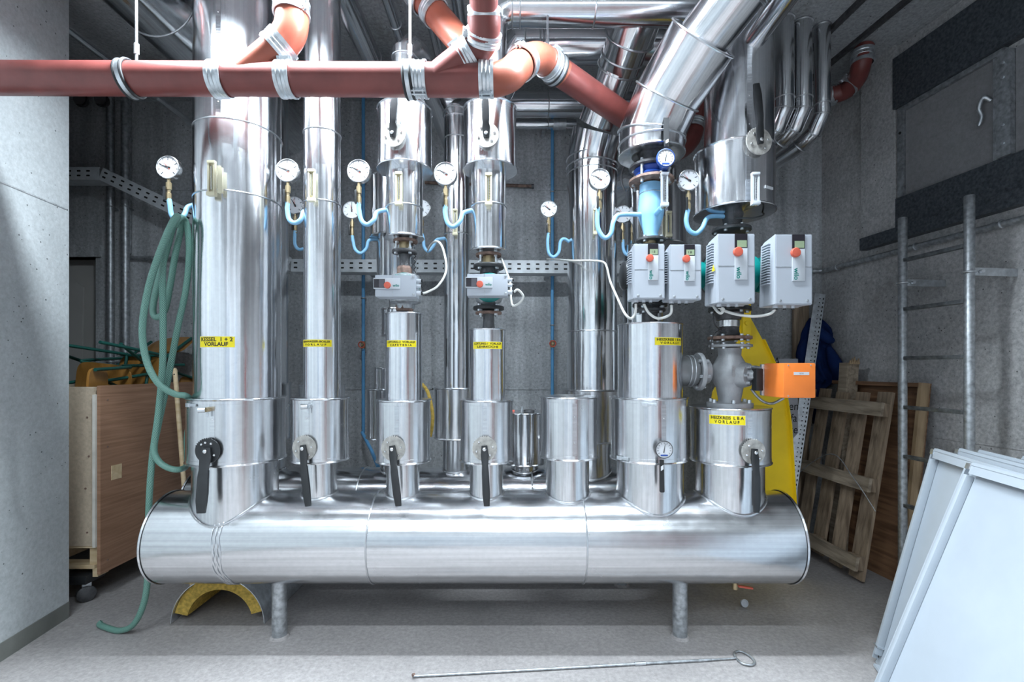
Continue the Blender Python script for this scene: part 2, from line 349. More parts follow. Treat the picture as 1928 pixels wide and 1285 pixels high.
for x0, x1, z in ((-3.4, 2.55, 1.22), (-3.4, 2.55, 2.87)):
    G().box(((x0+x1)/2, 3.998, z), (x1-x0, 0.008, 0.012)).build('shutter_joint', M['conc_back'], wb, False)
EV = Vector((0.1191, -0.9929, 0)); NV = Vector((-0.9929, -0.1191, 0)); CO = Vector((2.56, 4.0, 0))
def RW(s, z, out=0.0): return CO+EV*s+NV*out+Vector((0, 0, z))
def rwbox(s0, s1, z0, z1, out, back=0.0):
    g = G(); g.prism([(s0, z0), (s1, z0), (s1, z1), (s0, z1)], CO-NV*back, EV, (0, 0, 1), 1)
    ez = EV.cross(Vector((0, 0, 1))); d = NV*(out+back); g.v[4:] = [q+d for q in g.v[:4]]
    return g
wr = struct(rwbox(-0.3, 6.7, 0, CE, 0.0, 0.3), 'wall_right', M['conc_right'])
for z in (0.95, 1.98): rwbox(0.02, 1.9, z, z+0.008, 0.004, 0.0).build('shutter_joint', M['conc_right'], wr, False)
struct(rwbox(0.425, 0.70, 2.342, CE, 0.035), 'trim_1', M['conc_right'])
struct(rwbox(0.70, 2.3, 3.156, 3.5, 0.05), 'trim_2', M['zinc'])
struct(rwbox(0.70, 2.3, 2.345, 2.547, 0.03), 'trim_3', M['zinc'])
struct(rwbox(0.44, 2.3, 2.257, 2.343, 0.06), 'trim_4', M['zinc'])
d1 = struct(rwbox(0.76, 1.30, 2.55, 3.12, 0.012), 'door_1', M['hatch'])
for s0, s1, z0, z1, o in ((0.715, 0.757, 2.549, 3.153, 0.03), (0.758, 1.36, 3.122, 3.153, 0.03), (1.303, 1.33, 2.549, 3.12, 0.03), (1.332, 1.40, 2.549, 3.12, 0.045), (1.402, 2.1, 2.549, 3.12, 0.012)):
    rwbox(s0, s1, z0, z1, o).build('frame' if o > 0.02 else 'panel', M['galvd'] if o > 0.02 else M['hatch'], d1, False)
hp = cr([RW(1.285, 2.90, 0.02), RW(1.27, 2.92, 0.05), RW(1.255, 2.87, 0.06), RW(1.262, 2.82, 0.05), RW(1.25, 2.77, 0.055)], 6)
G().tube(hp, [0.012, .012, .013, .014, .014, .013, .012, .011, .011, .012, .012, .012, .011, .010, .010, .009, .009, .009, .009, .009, .009, .01, .01, .009, .006], 10).build('door_handle', M['galv'], d1)
for z in (2.62, 2.72, 2.98, 3.06): G().cyl(RW(1.365, z, 0.045), RW(1.365, z, 0.052), 0.008, 8).build('rivet', M['galv'], d1)
G().cyl(RW(0.737, 2.98, 0.03), RW(0.737, 2.98, 0.034), 0.009, 8).build('rivet', M['ink'], d1)
# left wall: pale concrete, runs back to y = 2.70
def LW(y): return -2.425-0.128*(y-2.287)
lw = G(); lw.prism([(LW(-2.5), -2.5), (LW(2.70), 2.70), (-3.05, 2.70), (-3.05, -2.5)], (0, 0, 0), (1, 0, 0), (0, 1, 0), CE)
lwo = struct(lw, 'wall_left', M['conc_left'])
g = G(); n0 = Vector((0.99, 0.127, 0))
g.prism([(LW(-2.4), -2.4), (LW(2.698), 2.698), (LW(2.698)+0.004, 2.698), (LW(-2.4)+0.004, -2.4)], (0, 0, 0.0), (1, 0, 0), (0, 1, 0), 0.088)
struct(g, 'baseboard_left', M['skirt'])
for z in (2.27,):
    g = G(); g.prism([(LW(-2.4), -2.4), (LW(2.69), 2.69), (LW(2.69)+0.003, 2.69), (LW(-2.4)+0.003, -2.4)], (0, 0, z), (1, 0, 0), (0, 1, 0), 0.007)
    g.build('shutter_joint', M['conc_back'], lwo, False)
struct(G().box((-4.4, 3.3, CE/2), (0.3, 2.0, CE)), 'wall_far_left', M['conc_back'])
struct(G().box((-3.7, 2.35, CE/2), (1.4, 0.2, CE)), 'wall_alcove', M['conc_back'])
struct(G().box((0.4, -2.6, CE/2), (6.6, 0.2, CE)), 'wall_front', M['roomwall'])
d2 = struct(G().box((-3.8, 4.12, 1.155), (0.70, 0.04, 2.31)), 'door_2', M['doorp'])
G().box((-3.80, 4.05, 2.36), (0.80, 0.14, 0.10)).build('lintel', M['conc_back'], d2, False)
wbd = G().prism([(0, 0), (0.46, 0), (0.46, 1.76), (0.40, 1.80), (0, 1.83)], (-4.06, 4.03, 0.31), (1, 0, 0), (0, 0.02, 1), 0.015).build('whiteboard', M['doorp'], None, False)
tag(wbd, 'pale grey board standing in the dim doorway at far left', 'board')
# ---------------- lamps of the room, and the three added at the rear
for i, (x, y, z, ln, w, al, spr) in enumerate(LAMPS):
    where = ('left of two directly above the header', 'right of two directly above the header', 'left of two above the viewer', 'right of two above the viewer', 'leftmost of three added unseen at the rear', 'middle of three added unseen at the rear', 'rightmost of three added unseen at the rear')[i]
    t = thing('tube_light', 'white fluorescent batten light, '+where, 'lamp', (x, y, CE), 'ceiling batten lights')
    ex = Vector((1, 0, 0)) if al == 'x' else Vector((0, 1, 0)); c = Vector((x, y, z))
    G().box(c+Vector((0, 0, 0.10)), (ln+0.1, 0.07, 0.05) if al == 'x' else (0.07, ln+0.1, 0.05)).build('housing', M['panelw'], t, False)
    for sx in (-1, 1): q = c+ex*(sx*ln*0.3); G().cyl(q+Vector((0, 0, 0.12)), (q.x, q.y, CE), 0.006, 8).build('hanger', M['galv'], t)
    G().cyl(c-ex*ln/2+Vector((0, 0, 0.045)), c+ex*ln/2+Vector((0, 0, 0.045)), 0.014, 10).build('tube', M['tubegl'], t)
    la = bpy.data.lights.new('tube_glow', 'AREA'); la.shape = 'RECTANGLE'; la.size = ln; la.size_y = 0.09; la.energy = w; la.color = LCOL; la.spread = math.radians(spr)
    lo = bpy.data.objects.new('tube_glow', la); C.objects.link(lo); lo.parent = t; lo.location = c-Vector((x, y, CE))
    if al == 'y': lo.rotation_euler = (0, 0, math.pi/2)
# ---------------- doors and red vessel added unseen behind the viewer, for streaks in the cladding
for i, (x, col) in enumerate(((-1.25, 'panelw'), (0.55, 'panelw'))):
    dd = struct(G().box((x, -2.49, 1.03), (0.92, 0.05, 2.06)), 'door_%d' % (3+i), M[col])  # pale doors added on the unseen rear wall as bright bands to reflect
    G().box((x+0.36, -2.455, 1.03), (0.12, 0.04, 0.02), None, 0.004).build('door_handle', M['galv'], dd)
ev = thing('added_red_vessel', 'tall red vessel added unseen behind the viewer for its reflection', 'tank', (1.55, -0.35, 0))  # unseen vessel, added to give the risers their red reflections
G().lathe([(0.02, 0.16), (0.12, 0.18), (0.19, 0.25), (0.205, 0.33), (0.205, 1.52), (0.19, 1.60), (0.12, 1.67), (0.02, 1.69)], (1.55, -0.35, 0), (0, 0, 1), 40).build('vessel', M['vessel'], ev)
for k in range(3): a = k*2.094; G().cyl((1.55+0.15*math.cos(a), -0.35+0.15*math.sin(a), 0), (1.55+0.15*math.cos(a), -0.35+0.15*math.sin(a), 0.25), 0.018, 12).build('leg', M['vessel'], ev)
G().cyl((1.55, -0.35, 1.68), (1.55, -0.35, 1.76), 0.02, 12).build('valve_cap', M['black'], ev)
# ================================================================== HEADERS
HY, HZ, HR = 2.5, 0.524, 0.227
def header(label, Y, x0, x1, seams, legs, mat):
    t = thing('distribution_header', label, 'pipe', ((x0+x1)/2, Y, 0))
    xs = [x0]+seams+[x1]
    for a, b in zip(xs[:-1], xs[1:]):
        G().lathe([(HR, 0), (HR, b-a)], (a, Y, HZ), (1, 0, 0), 72, False, False).build('jacket_section', mat, t)
    for s in seams:
        G().torus((s, Y, HZ), (1, 0, 0), HR+0.001, 0.004, 72, 8).build('seam_ring', M['seam'], t)
    for s, d in ((x0, -1), (x1, 1)):
        G().lathe([(HR+0.004, -0.012), (HR+0.006, -0.004), (HR+0.002, 0.001), (HR-0.004, 0.002), (0.15, 0.006), (0.01, 0.008)], (s, Y, HZ), (d, 0, 0), 72, False, True).build('end_cap', mat, t)
    for x in legs:
        g = G().lathe([(0.037, 0), (0.037, 0.34)], (x, Y, 0.0), (0, 0, 1), 24); g.build('leg', M['galvd'], t)
        g = G().lathe([(0.05, 0), (0.046, 0.006), (0.038, 0.012)], (x, Y, 0.0), (0, 0, 1), 24); g.build('grout_foot', M['conc_floor'], t)
    return t
def hx(px): return (px-CX)/F*(HY-HR)
h1 = header('long silver header pipe lying across the front on two legs', HY, -1.766, 1.40, [hx(688), hx(1106)], [(521-CX)/F*2.47, (1284-CX)/F*2.47], M['alu2'])
g = G()                                             # crinkled foil tape hanging below the first riser
for k in range(7):
    pts = []
    for j in range(15):
        a = math.radians(205-j*9.5); xx = hx(404)+0.006*(k-3)+0.006*math.sin(j*1.3+k*2.1)+0.02*(j/14)**2
        pts.append((xx, HY+(HR+0.002)*math.cos(a), HZ+(HR+0.002)*math.sin(a)*1.0))
    pts = [(q[0], HY-(HR+0.002)*math.cos(math.radians(50-j*8.5)), HZ+(HR+0.002)*math.sin(math.radians(50-j*8.5))) for j, q in enumerate(pts)]
    g.tube(pts, 0.0035, 6)
g.build('crinkled_tape', M['alu2'], h1, label='crinkled foil tape')
H2Y = 3.1
h2 = header('second silver header pipe half hidden behind the front one', H2Y, -2.0, 1.0, [(674-CX)/F*2.95, (1002-CX)/F*2.95], [-1.5, 0.7], M['alub'])
# ================================================================== RISERS
def stub(t, X, Y, r, z1, mat, axy=None):
    n = 72; low = []; up = []
    for j in range(n):
        a = 2*math.pi*j/n; x, y = X+r*math.cos(a), Y+r*math.sin(a)
        low.append(Vector((x, y, HZ+math.sqrt(max(0.0, HR**2-(min(abs(y-Y), HR))**2))-0.002))); up.append(Vector((x, y, z1)))
    mid = [(a+b)/2 for a, b in zip(low, up)]
    G().rings([low, mid, up]).build('stub', mat, t)
    fl = [Vector((X+(r+0.006)*math.cos(2*math.pi*j/n), Y+(r+0.006)*math.sin(2*math.pi*j/n), q.z+0.001)) for j, q in enumerate(low)]
    G().tube(fl, 0.0055, 6, closed=True).build('saddle_ring', mat, t)
def collar_prof(r, z0, z1, ri):
    return [(ri, z0+0.001), (r-0.002, z0), (r+0.005, z0+0.001), (r+0.0065, z0+0.005), (r+0.003, z0+0.009), (r+0.001, z0+0.011), (r+0.001, z0+0.026), (r, z0+0.0265),
            (r, z1-0.0265), (r+0.001, z1-0.026), (r+0.001, z1-0.011), (r+0.003, z1-0.009), (r+0.0065, z1-0.005), (r+0.005, z1-0.001), (r-0.002, z1), (ri, z1-0.002)]
def collar(t, X, Y, r, z0, z1, mat, name='collar', ri=0.03):
    return G().lathe(collar_prof(r, z0, z1, ri), (X, Y, 0), (0, 0, 1), 72).build(name, mat, t, ang=30)
def jacket(t, X, Y, r, z0, z1, mat, rings=(), caps=False, name='jacket'):
    o = G().lathe([(r, z0), (r, z1)], (X, Y, 0), (0, 0, 1), 72, caps, caps).build(name, mat, t)
    for z in rings: G().torus((X, Y, z), (0, 0, 1), r+0.001, 0.0035, 64, 8).build('seam_ring', M['seam'], t)
    return o
def lap(t, X, Y, r, px, z0, z1, mat, w=0.022):
    q, n = surf(X, Y, r, px); Mx = rotz(n)
    G().box(Vector((q.x, q.y, (z0+z1)/2))+n*0.0006, (w, 0.0022, z1-z0), Mx).build('lap_seam', mat, t, False)
    k = max(2, int((z1-z0)/0.12))
    for i in range(k):
        z = z0+(z1-z0)*(i+0.5)/k
        G().lathe([(0.0035, 0), (0.003, 0.002), (0.0008, 0.003)], Vector((q.x, q.y, z))+n*0.001, n, 8).build('screw', M['chrome'], t)
def riser(label, Y, st, co, pi, ytop, rings=(), mat=None, cmat=None):
    mat = mat or M['alu']; cmat = cmat or M['alu2']
    X, r = vp(co[0], co[1], Y); z1, z0 = zf(co[2], Y-r), zf(co[3], Y-r)
    t = thing('insulated_riser', label, 'pipe', (X, Y, HZ+HR))
    t['X'] = X
    Xs, rs = vp(st[0], st[1], Y); stub(t, Xs, Y, rs, z0+0.01, cmat)
    collar(t, X, Y, r, z0, z1, cmat)
    res = dict(t=t, X=X, r=r, z0=z0, z1=z1)
    if pi:
        Xp, rp = vp(pi[0], pi[1], Y); zt = CE if ytop is None else zf(ytop, Y-rp)
        jacket(t, Xp, Y, rp, z1-0.01, zt, mat, [zf(q, Y-rp) for q in rings], ytop is not None)
        if ytop is not None: G().torus((Xp, Y, zt-0.003), (0, 0, 1), rp, 0.004, 64, 8).build('rim', mat, t)
        res.update(Xp=Xp, rp=rp, zt=zt)
    return res
R1 = riser('widest silver riser at left carrying the first two-line yellow label', 2.5, (359, 525), (348, 539, 752, 882), (362, 531), None, (220, 357))
R2 = riser('slim silver riser second from left running up past the red pipe', 2.5, (568, 634), (548, 657, 751, 876), (571, 642), None, (239, 375))
R3 = riser('short silver riser under the left small pump', 2.5, (727, 790), (708.5, 810, 755, 878), (726, 795), 587)
R4 = riser('short silver riser under the right small pump', 2.5, (884, 947), (867, 965, 755, 877.5), (884, 951), 618)
R5 = riser('capped silver stub without a pipe on the front header', 2.5, (1028, 1109), (1018, 1124, 749, 871), None, None)
R6 = riser('wide silver riser under the smaller twin pump', 2.5, (1161, 1287), (1150, 1294.5, 751, 877), (1163, 1286), 606)
R7 = riser('wide silver riser with grey valve on its lid at right end', 2.5, (1309, 1441), (1299, 1453, 771, 882), None, None)
for R, pxs in ((R1, (400,)), (R2, (578,)), (R3, (747,)), (R4, (913,)), (R6, (1250,)), (R7, (1412,)), (R5, (1082,))):
    for px in pxs: lap(R['t'], R['X'], 2.5, R['r'], px, R['z0']+0.03, R['z1']-0.03, M['alu2'])
lap(R1['t'], R1['Xp'], 2.5, R1['rp'], 411, zf(220, 2.3), 3.3, M['alu'])
# toggle clips on collars
def clip(t, X, Y, r, px, z):
    q, n = surf(X, Y, r, px); Mx = rotz(n); c = Vector((q.x, q.y, z))+n*0.004; ex = Mx @ Vector((1, 0, 0))
    G().box(c, (0.07, 0.006, 0.014), Mx, 0.002).box(c-ex*0.02+n*0.005, (0.03, 0.008, 0.020), Mx, 0.003).build('toggle_clip', M['galv'], t)
clip(R6['t'], R6['X'], 2.5, R6['r'], 1222, R6['z1']-0.028); clip(R6['t'], R6['X'], 2.5, R6['r'], 1174, R6['z0']+0.02)
clip(R1['t'], R1['X'], 2.5, R1['r'], 362, R1['z1']-0.03)
# back row ------------------------------------------------------------------
Yb = H2Y
B1 = riser('broad silver riser hidden behind the widest riser', Yb, (432, 540), (426, 549, 722, 835), (430, 544), None, (300,), M['alub'])
B2 = riser('low capped riser behind the slim second riser', Yb, (575, 634), (562, 649, 725, 838), (581, 629), None, (), M['alub'])
B4 = riser('polished slim riser standing behind between the two small pumps', Yb, (834, 882), (818, 900, 731, 831), (836, 884), 212, (253, 437), M['alub'])
B6 = riser('polished wide riser with mitred top behind the capped stub', Yb, (1068, 1150), (1054, 1168, 735, 838), (1068, 1162), 296, (310, 622), M['alub'])
Xb3, _ = vp(698, 796, Yb)
B3 = thing('insulated_riser', 'valved silver riser behind the left small pump', 'pipe', (Xb3, Yb, HZ+HR))
stub(B3, Xb3, Yb, 0.10, zf(831, 2.93)+0.01, M['alub'])
collar(B3, Xb3, Yb, 0.188, zf(831, 2.93), zf(733, 2.93), M['alub'])
collar(B3, Xb3, Yb, 0.148, zf(733, 2.95)-0.01, zf(692, 2.95), M['alub'], 'sleeve')
G().lathe([(0.02, zf(694, 2.95)), (0.02, zf(676, 2.95)), (0.05, zf(675, 2.95)), (0.055, zf(665, 2.95)), (0.05, zf(655, 2.95)), (0.025, zf(654, 2.95)), (0.025, zf(632, 2.95))], (Xb3, Yb, 0), (0, 0, 1), 24).build('valve_body', M['steeld'], B3)
collar(B3, Xb3, Yb, 0.095, zf(632, 2.95), zf(577, 2.95), M['alub'], 'sleeve')
jacket(B3, Xb3, Yb, 0.126, zf(540, 2.95), zf(440, 2.95), M['alub'], (), True)
jacket(B3, Xb3, Yb, 0.05, zf(578, 2.95), zf(538, 2.95), M['pipegrey'])
collar(B3, Xb3, Yb, 0.166, zf(438, 2.93), zf(319, 2.93), M['alub'], 'upper_sleeve')
jacket(B3, Xb3, Yb, 0.07, zf(320, 2.93), zf(200, 2.95), M['alub'])
Xb7, rb7 = vp(1177, 1294, Yb)
B7 = thing('insulated_riser', 'dark silver riser behind the smaller twin pump', 'pipe', (Xb7-0.03, Yb, HZ+HR))
stub(B7, Xb7-0.1, Yb, 0.13, 1.0, M['alub'])
jacket(B7, Xb7-0.08, Yb, 0.13, 0.95, zf(452, 2.92), M['alub'])
collar(B7, Xb7, Yb, rb7, zf(454, 2.92), zf(338, 2.92), M['alub'], 'upper_sleeve')
zb7 = zf(338, 2.92)
G().mitre([(Xb7, Yb, zb7-0.02), (Xb7, Yb, zb7+0.06), (Xb7-0.06, Yb+0.10, zb7+0.13), (Xb7-0.1, Yb+0.3, zb7+0.16), (Xb7-0.1, 3.99, zb7+0.16)], 0.125, 40).build('elbow', M['alub'], B7)
G().torus((Xb7-0.075, Yb+0.15, zb7+0.143), (-0.3, 1, 0.3), 0.127, 0.005).build('seam_ring', M['seam'], B7)
tk_X, tk_r = vp(951, 1024, Yb)
tk = thing('insulated_pot', 'small silver tank with flat lid behind the capped stub', 'tank', (tk_X, Yb, HZ+HR))
collar(tk, tk_X, Yb, tk_r, zf(880, 2.98), zf(779, 2.98), M['alub'], 'body')
stub(tk, tk_X, Yb, 0.085, zf(878, 2.98), M['alub'])
zl = zf(779, 2.98)
G().lathe([(0.035, 0), (0.035, 0.012), (0.02, 0.014)], (tk_X+0.03, Yb, zl), (0, 0, 1), 20).build('lid_plate', M['steeld'], tk)
G().cyl((tk_X-0.02, Yb-0.03, zl), (tk_X-0.015, Yb-0.03, zl+0.035), 0.006, 10).build('vent_screw', M['galv'], tk)
G().box((tk_X-0.075, Yb-0.03, zl+0.008), (0.025, 0.015, 0.012), None, 0.003).build('red_tag', M['redknob'], tk)
# mitred top of B6: sleeve disc and the pipe that leans out of it to the upper right
zt6 = B6['zt']
E0 = Vector((B6['Xp'], Yb, zt6)); d6 = Vector((0.16, -0.30, 0.30)).normalized()
G().mitre([E0+Vector((0, 0, -0.02)), E0+Vector((0, 0, 0.07)), E0+Vector((0, 0, 0.07))+Vector((0.03, -0.07, 0.13))], B6['rp']+0.003, 56).build('mitre_elbow', M['alub'], B6['t'])
for dz in (0.0, 0.05): G().torus(E0+Vector((0, 0, dz)), (0, 0, 1), B6['rp']+0.004, 0.004, 56).build('seam_ring', M['seam'], B6['t'])
sp0 = P(1122, 235, 3.0); sp1 = P(1168, 118, 2.80); sp2 = P(1234, -60, 2.42)
ds = (sp2-sp1).normalized()
sl = thing('leaning_pipe', 'silver stepped pipe leaning right above the mitred riser', 'pipe', sp0)
G().cyl(sp0, sp1, 0.108, 48).build('lower_section', M['alub'], sl)
G().cyl(sp1-ds*0.03, sp1+ds*0.13, 0.122, 48).build('middle_section', M['alub'], sl)
G().cyl(sp1+ds*0.13, sp2+ds*0.35, 0.137, 48).build('upper_section', M['alub'], sl)
for k, rr in ((-0.03, 0.122), (0.03, 0.122), (0.13, 0.138), (0.30, 0.138)):
    G().torus(sp1+ds*k, ds, rr+0.001, 0.005, 48).build('seam_ring', M['seam'], sl)
# ================================================================== upper valve housings on R3, R4
def upper(label, cy, lp, R):
    X, r = vp(cy[0], cy[1], 2.5); z1, z0 = zf(cy[2], 2.5-r), zf(cy[3], 2.5-r)
    Xp, rp = vp(lp[0], lp[1], 2.5); zb = zf(lp[3], 2.5-rp)
    t = thing('valve_housing', label, 'pipe', (Xp, 2.5, zb))
    collar(t, X, 2.5, r, z0, z1, M['alu'], 'housing')
    jacket(t, Xp, 2.5, rp, zb, z0+0.01, M['alu'], [zf(lp[2], 2.5-rp)])
    G().lathe([(0.02, 0.004), (rp+0.006, 0), (rp+0.008, 0.004), (rp+0.004, 0.010), (rp, 0.011)], (Xp, 2.5, zb), (0, 0, 1), 64).build('end_disc', M['alu2'], t)
    lap(t, X, 2.5, r, (cy[0]+cy[1])/2-16, z0+0.03, z0+0.12, M['alu'])
    return dict(t=t, X=X, r=r, z0=z0, z1=z1, Xp=Xp, rp=rp, zb=zb)
U3 = upper('wide silver valve housing above the left small pump', (711, 813, 181, 302), (727, 796, 382, 441), R3)
U4 = upper('wide silver valve housing above the right small pump', (873, 972, 180, 302), (887, 953, 380, 467), R4)
# upward pipes from the housings
t = U3['t']
c0 = Vector((U3['X'], 2.5, U3['z1']))
G().mitre([c0-Vector((0, 0, .02)), c0+Vector((0, 0, 0.29)), c0+Vector((0.02, 0.06, 0.36)), c0+Vector((0.04, 0.16, 0.39)), c0+Vector((0.09, 1.45, 0.39))], 0.064, 36).build('outlet_pipe', M['alu2'], t)
for dz in (0.18, 0.27): G().torus(c0+Vector((0, 0, dz)), (0, 0, 1), 0.066, 0.004).build('seam_ring', M['seam'], t)
t = U4['t']; c0 = Vector((U4['X']-0.005, 2.5, U4['z1']))
zd = zf(14, 2.5)
G().mitre([c0-Vector((0, 0, .02)), (c0.x, 2.5, zd-0.10), (c0.x+0.03, 2.5, zd-0.03), (c0.x+0.10, 2.5, zd), (0.95, 2.5, zd)], 0.09, 48).build('outlet_pipe', M['alu'], t)
for x in (c0.x+0.12, c0.x+0.16, 0.42): G().torus((x, 2.5, zd), (1, 0, 0), 0.091, 0.004).build('seam_ring', M['seam'], t)
# P6 upper: mitred valve housing leaning to the viewer
X6, r6 = vp(1165, 1290, 2.5); z6 = 2.485
U6 = thing('valve_housing', 'big mitred silver pipe leaning out above the smaller twin pump', 'pipe', (X6, 2.5, z6))
dA = Vector((0.34, -0.55, 0.66)).normalized(); dB = Vector((0.36, -0.60, 0.56)).normalized(); dC = Vector((0.50, -0.62, 0.56)).normalized()
e0 = Vector((X6, 2.5, z6)); e1 = e0+Vector((0, 0, 0.115)); e2 = e1+Vector((0.055, -0.085, 0.15)); e3 = e2+dB*0.27
G().lathe([(0.06, 0.05), (0.10, 0.004), (r6-0.004, 0), (r6+0.004, 0.003), (r6+0.003, 0.01), (r6, 0.012)], e0, (0, 0, 1), 64, True, False).build('end_disc', M['alu2'], U6)
G().mitre([e0+Vector((0, 0, 0.01)), e1, e2, e3], r6, 64, False).build('jacket', M['alu'], U6)
G().torus(e0+Vector((0, 0, 0.06)), (0, 0, 1), r6+0.002, 0.005, 64).build('seam_ring', M['seam'], U6)
for q, dd in ((e1, Vector((0.05, -0.08, 0.4))), (e2, (e2-e1).normalized()+dB)): G().torus(q, dd, r6*1.03, 0.005, 64).build('seam_ring', M['seam'], U6)
G().torus(e3, dB, r6+0.001, 0.006, 64).build('rim', M['alu'], U6)
G().lathe([(r6, 0), (0.12, 0.0)], e3-dB*0.015, dB, 64, False, False).build('rim_web', M['alu2'], U6)
e4 = e3-dB*0.02; e5 = e4+dC*0.95
G().cyl(e4, e5, 0.121, 56).build('outlet_pipe', M['alu'], U6)
for k in (0.245, 0.255): G().torus(e4+dC*k, dC, 0.1225, 0.005, 56).build('seam_ring', M['seam'], U6)
# P7 upper
X7, r7 = vp(1307, 1461, 2.5); z70, z71 = zf(381, 2.5-r7), zf(255, 2.5-r7)
U7 = thing('valve_housing', 'wide silver pipe and housing above the larger twin pump', 'pipe', (X7, 2.5, z70))
collar(U7, X7, 2.5, r7, z70, z71, M['alu'], 'housing')
X7p, r7p = vp(1325.5, 1459, 2.5)
jacket(U7, X7p, 2.5, r7p, z71-0.01, CE, M['alu'], [], False)
lap(U7, X7, 2.5, r7, 1409, z70+0.03, z71-0.03, M['alu']); lap(U7, X7p, 2.5, r7p, 1411, z71, 3.05, M['alu'])
b0 = P(1408, 90, 2.40); b1 = P(1520, -60, 2.0)
G().cyl(b0, b1, 0.052, 32).build('branch_pipe', M['alub'], U7)
q, n = surf(X7, 2.5, r7, 1448); Mx = rotz(n)
G().box(Vector((q.x, q.y, zf(353, 2.33)))+n*0.001, (0.06, 0.002, 0.013), Mx).build('white_tag', M['white'], U7, False)
# dark pipe between the leaning ones, and three small pipes into the ceiling
dp = thing('leaning_pipe', 'dark grey pipe leaning behind the big mitred pipe', 'pipe', P(1232, 110, 3.05))
G().cyl(P(1232, 110, 3.05), P(1345, -70, 2.6), 0.085, 32).build('pipe', M['alub'], dp)
for i, (x0, ytp, yb_, lab, q1, q2) in enumerate(((1476, 66, 205, 'leftmost of three small pipes dropping from the ceiling', (1462, 243), (1440, 300)), (1510, 70, 205, 'middle one of three small pipes dropping from the ceiling', (1492, 245), (1452, 280)), (1548, 76, 215, 'rightmost of three small pipes dropping from the ceiling', (1537, 235), (1464, 298)))):
    d = 3.05+0.03*i
    a = P(x0, yb_, d); top = Vector((a.x, a.y, CE)); t = thing('ceiling_pipe', lab, 'pipe', top)
    r = (0.058, 0.058, 0.047)[i]
    e = Vector((a.x-0.02, d+0.05, a.z-0.09)); e2 = Vector((a.x-0.06, d+0.14, a.z-0.14)); en = Vector((a.x-0.12, 3.995, a.z-0.16))
    G().mitre([top, a, e, e2, en], r, 32).build('pipe', M['alub'], t)
    for q, dd in ((top-Vector((0, 0, 0.012)), (0, 0, 1)), (a+Vector((0, 0, 0.06)), (0, 0, 1)), (a, (a-e).normalized()+Vector((0, 0, 1))), (e, e2-e), (e2, e2-e)): G().torus(q, dd, r*1.03, 0.004, 32).build('seam_ring', M['seam'], t)
# ================================================================== horizontal pipes under the ceiling
def hpipe(label, a, b, r, rings=(), mat=None, cat='pipe'):
    a = Vector(a); b = Vector(b); t = thing('overhead_pipe', label, cat, a); d = (b-a)
    G().cyl(a, b, r, 40).build('pipe', mat or M['alu'], t)
    for k in rings: G().torus(a+d*k, d, r+0.001, 0.004, 40).build('seam_ring', M['seam'], t)
    return t
dz2 = zf(85, 2.95)
t = thing('overhead_pipe', 'thick silver pipe crossing just above the red hump', 'pipe', (0, 2.95, dz2))
xa = (985-CX)/F*2.95
G().mitre([(xa-0.16, 3.2, dz2-0.12), (xa-0.08, 3.05, dz2-0.05), (xa, 2.95, dz2), (1.3, 2.95, dz2)], 0.107, 48).build('pipe', M['alu'], t)
for x in (xa+0.01, xa+0.10, xa+0.12): G().torus((x, 2.95, dz2), (1, 0, 0), 0.108, 0.004, 48).build('seam_ring', M['seam'], t)
hpipe('silver pipe crossing the back at the top of the wall', (-0.68, 3.62, zf(197, 3.62)), (0.9, 3.62, zf(197, 3.62)), 0.088, (0.2, 0.6))
t = hpipe('thin grey pipe with end sleeve just under the back crossing pipe', (-0.6, 3.8, zf(234, 3.8)), (0.5, 3.8, zf(234, 3.8)), 0.036, (0.8,), M['alub'])
for x in (-0.3, 0.25): G().box((x, 3.9, zf(234, 3.8)), (0.03, 0.2, 0.02)).build('wall_bracket', M['galv'], t, False)
G().cyl((0.32, 3.8, zf(234, 3.8)), (0.42, 3.8, zf(234, 3.8)), 0.043, 24).build('sleeve', M['galv'], t)
t = B4['t']; c0 = Vector((B4['Xp'], Yb, B4['zt']))
G().mitre([c0-Vector((0, 0, 0.01)), c0+Vector((0, 0, 0.02)), c0+Vector((0.03, 0.12, 0.12)), c0+Vector((0.06, 0.5, 0.16))], B4['rp']+0.002, 40).build('mitre_elbow', M['alub'], t)
for q, dd in ((c0+Vector((0, 0, 0.02)), (0, 0.3, 1)), (c0+Vector((0.03, 0.12, 0.12)), (0.05, 0.8, 0.4))): G().torus(q, dd, B4['rp']*1.05, 0.004).build('seam_ring', M['seam'], t)
for lab, X, zz, r, y0, rg in (('large grey pipe running back under the ceiling left of the slim riser', -0.92, 2.02, 0.066, 2.3, (0.5,)), ('thin silver pipe running back under the ceiling above the left housing', -0.70, 2.06, 0.032, 2.3, (0.35,)),
                              ('thin silver pipe running back under the ceiling behind the orange pipe', -0.48, 2.06, 0.034, 2.3, (0.55,)), ('thin silver pipe running back under the ceiling left of the red bend', -0.31, 2.06, 0.036, 2.3, (0.5,)),
                              ('thin grey rail running back under the dark ceiling at left', -2.62, 2.0, 0.022, 2.75, ())):
    hpipe(lab, (X, y0, H+zz), (X, 3.99, H+zz), r, rg, M['alub'])
hpipe('thick dark duct running back under the ceiling left of the widest riser', (-1.874, 1.7, H+1.95), (-1.874, 3.99, H+1.95), 0.2, (0.37, 0.62, 0.68), M['alub'])
for s in (0.06, 0.42):
    a = Vector((2.05+s*0.8, 2.55, CE-0.015)); b = Vector((1.98+s*0.6, 3.98, CE-0.015))
    o = G().box((a+b)/2, (0.03, (b-a).length, 0.03), Matrix.Rotation(math.atan2(-(b-a).x, (b-a).y), 3, 'Z')).build('ceiling_rail', M['steeld'], None, False)
    tag(o, 'dark metal rail on the ceiling ' + ('nearer the small pipes' if s < 0.1 else 'nearer the steel beam'), 'rail')
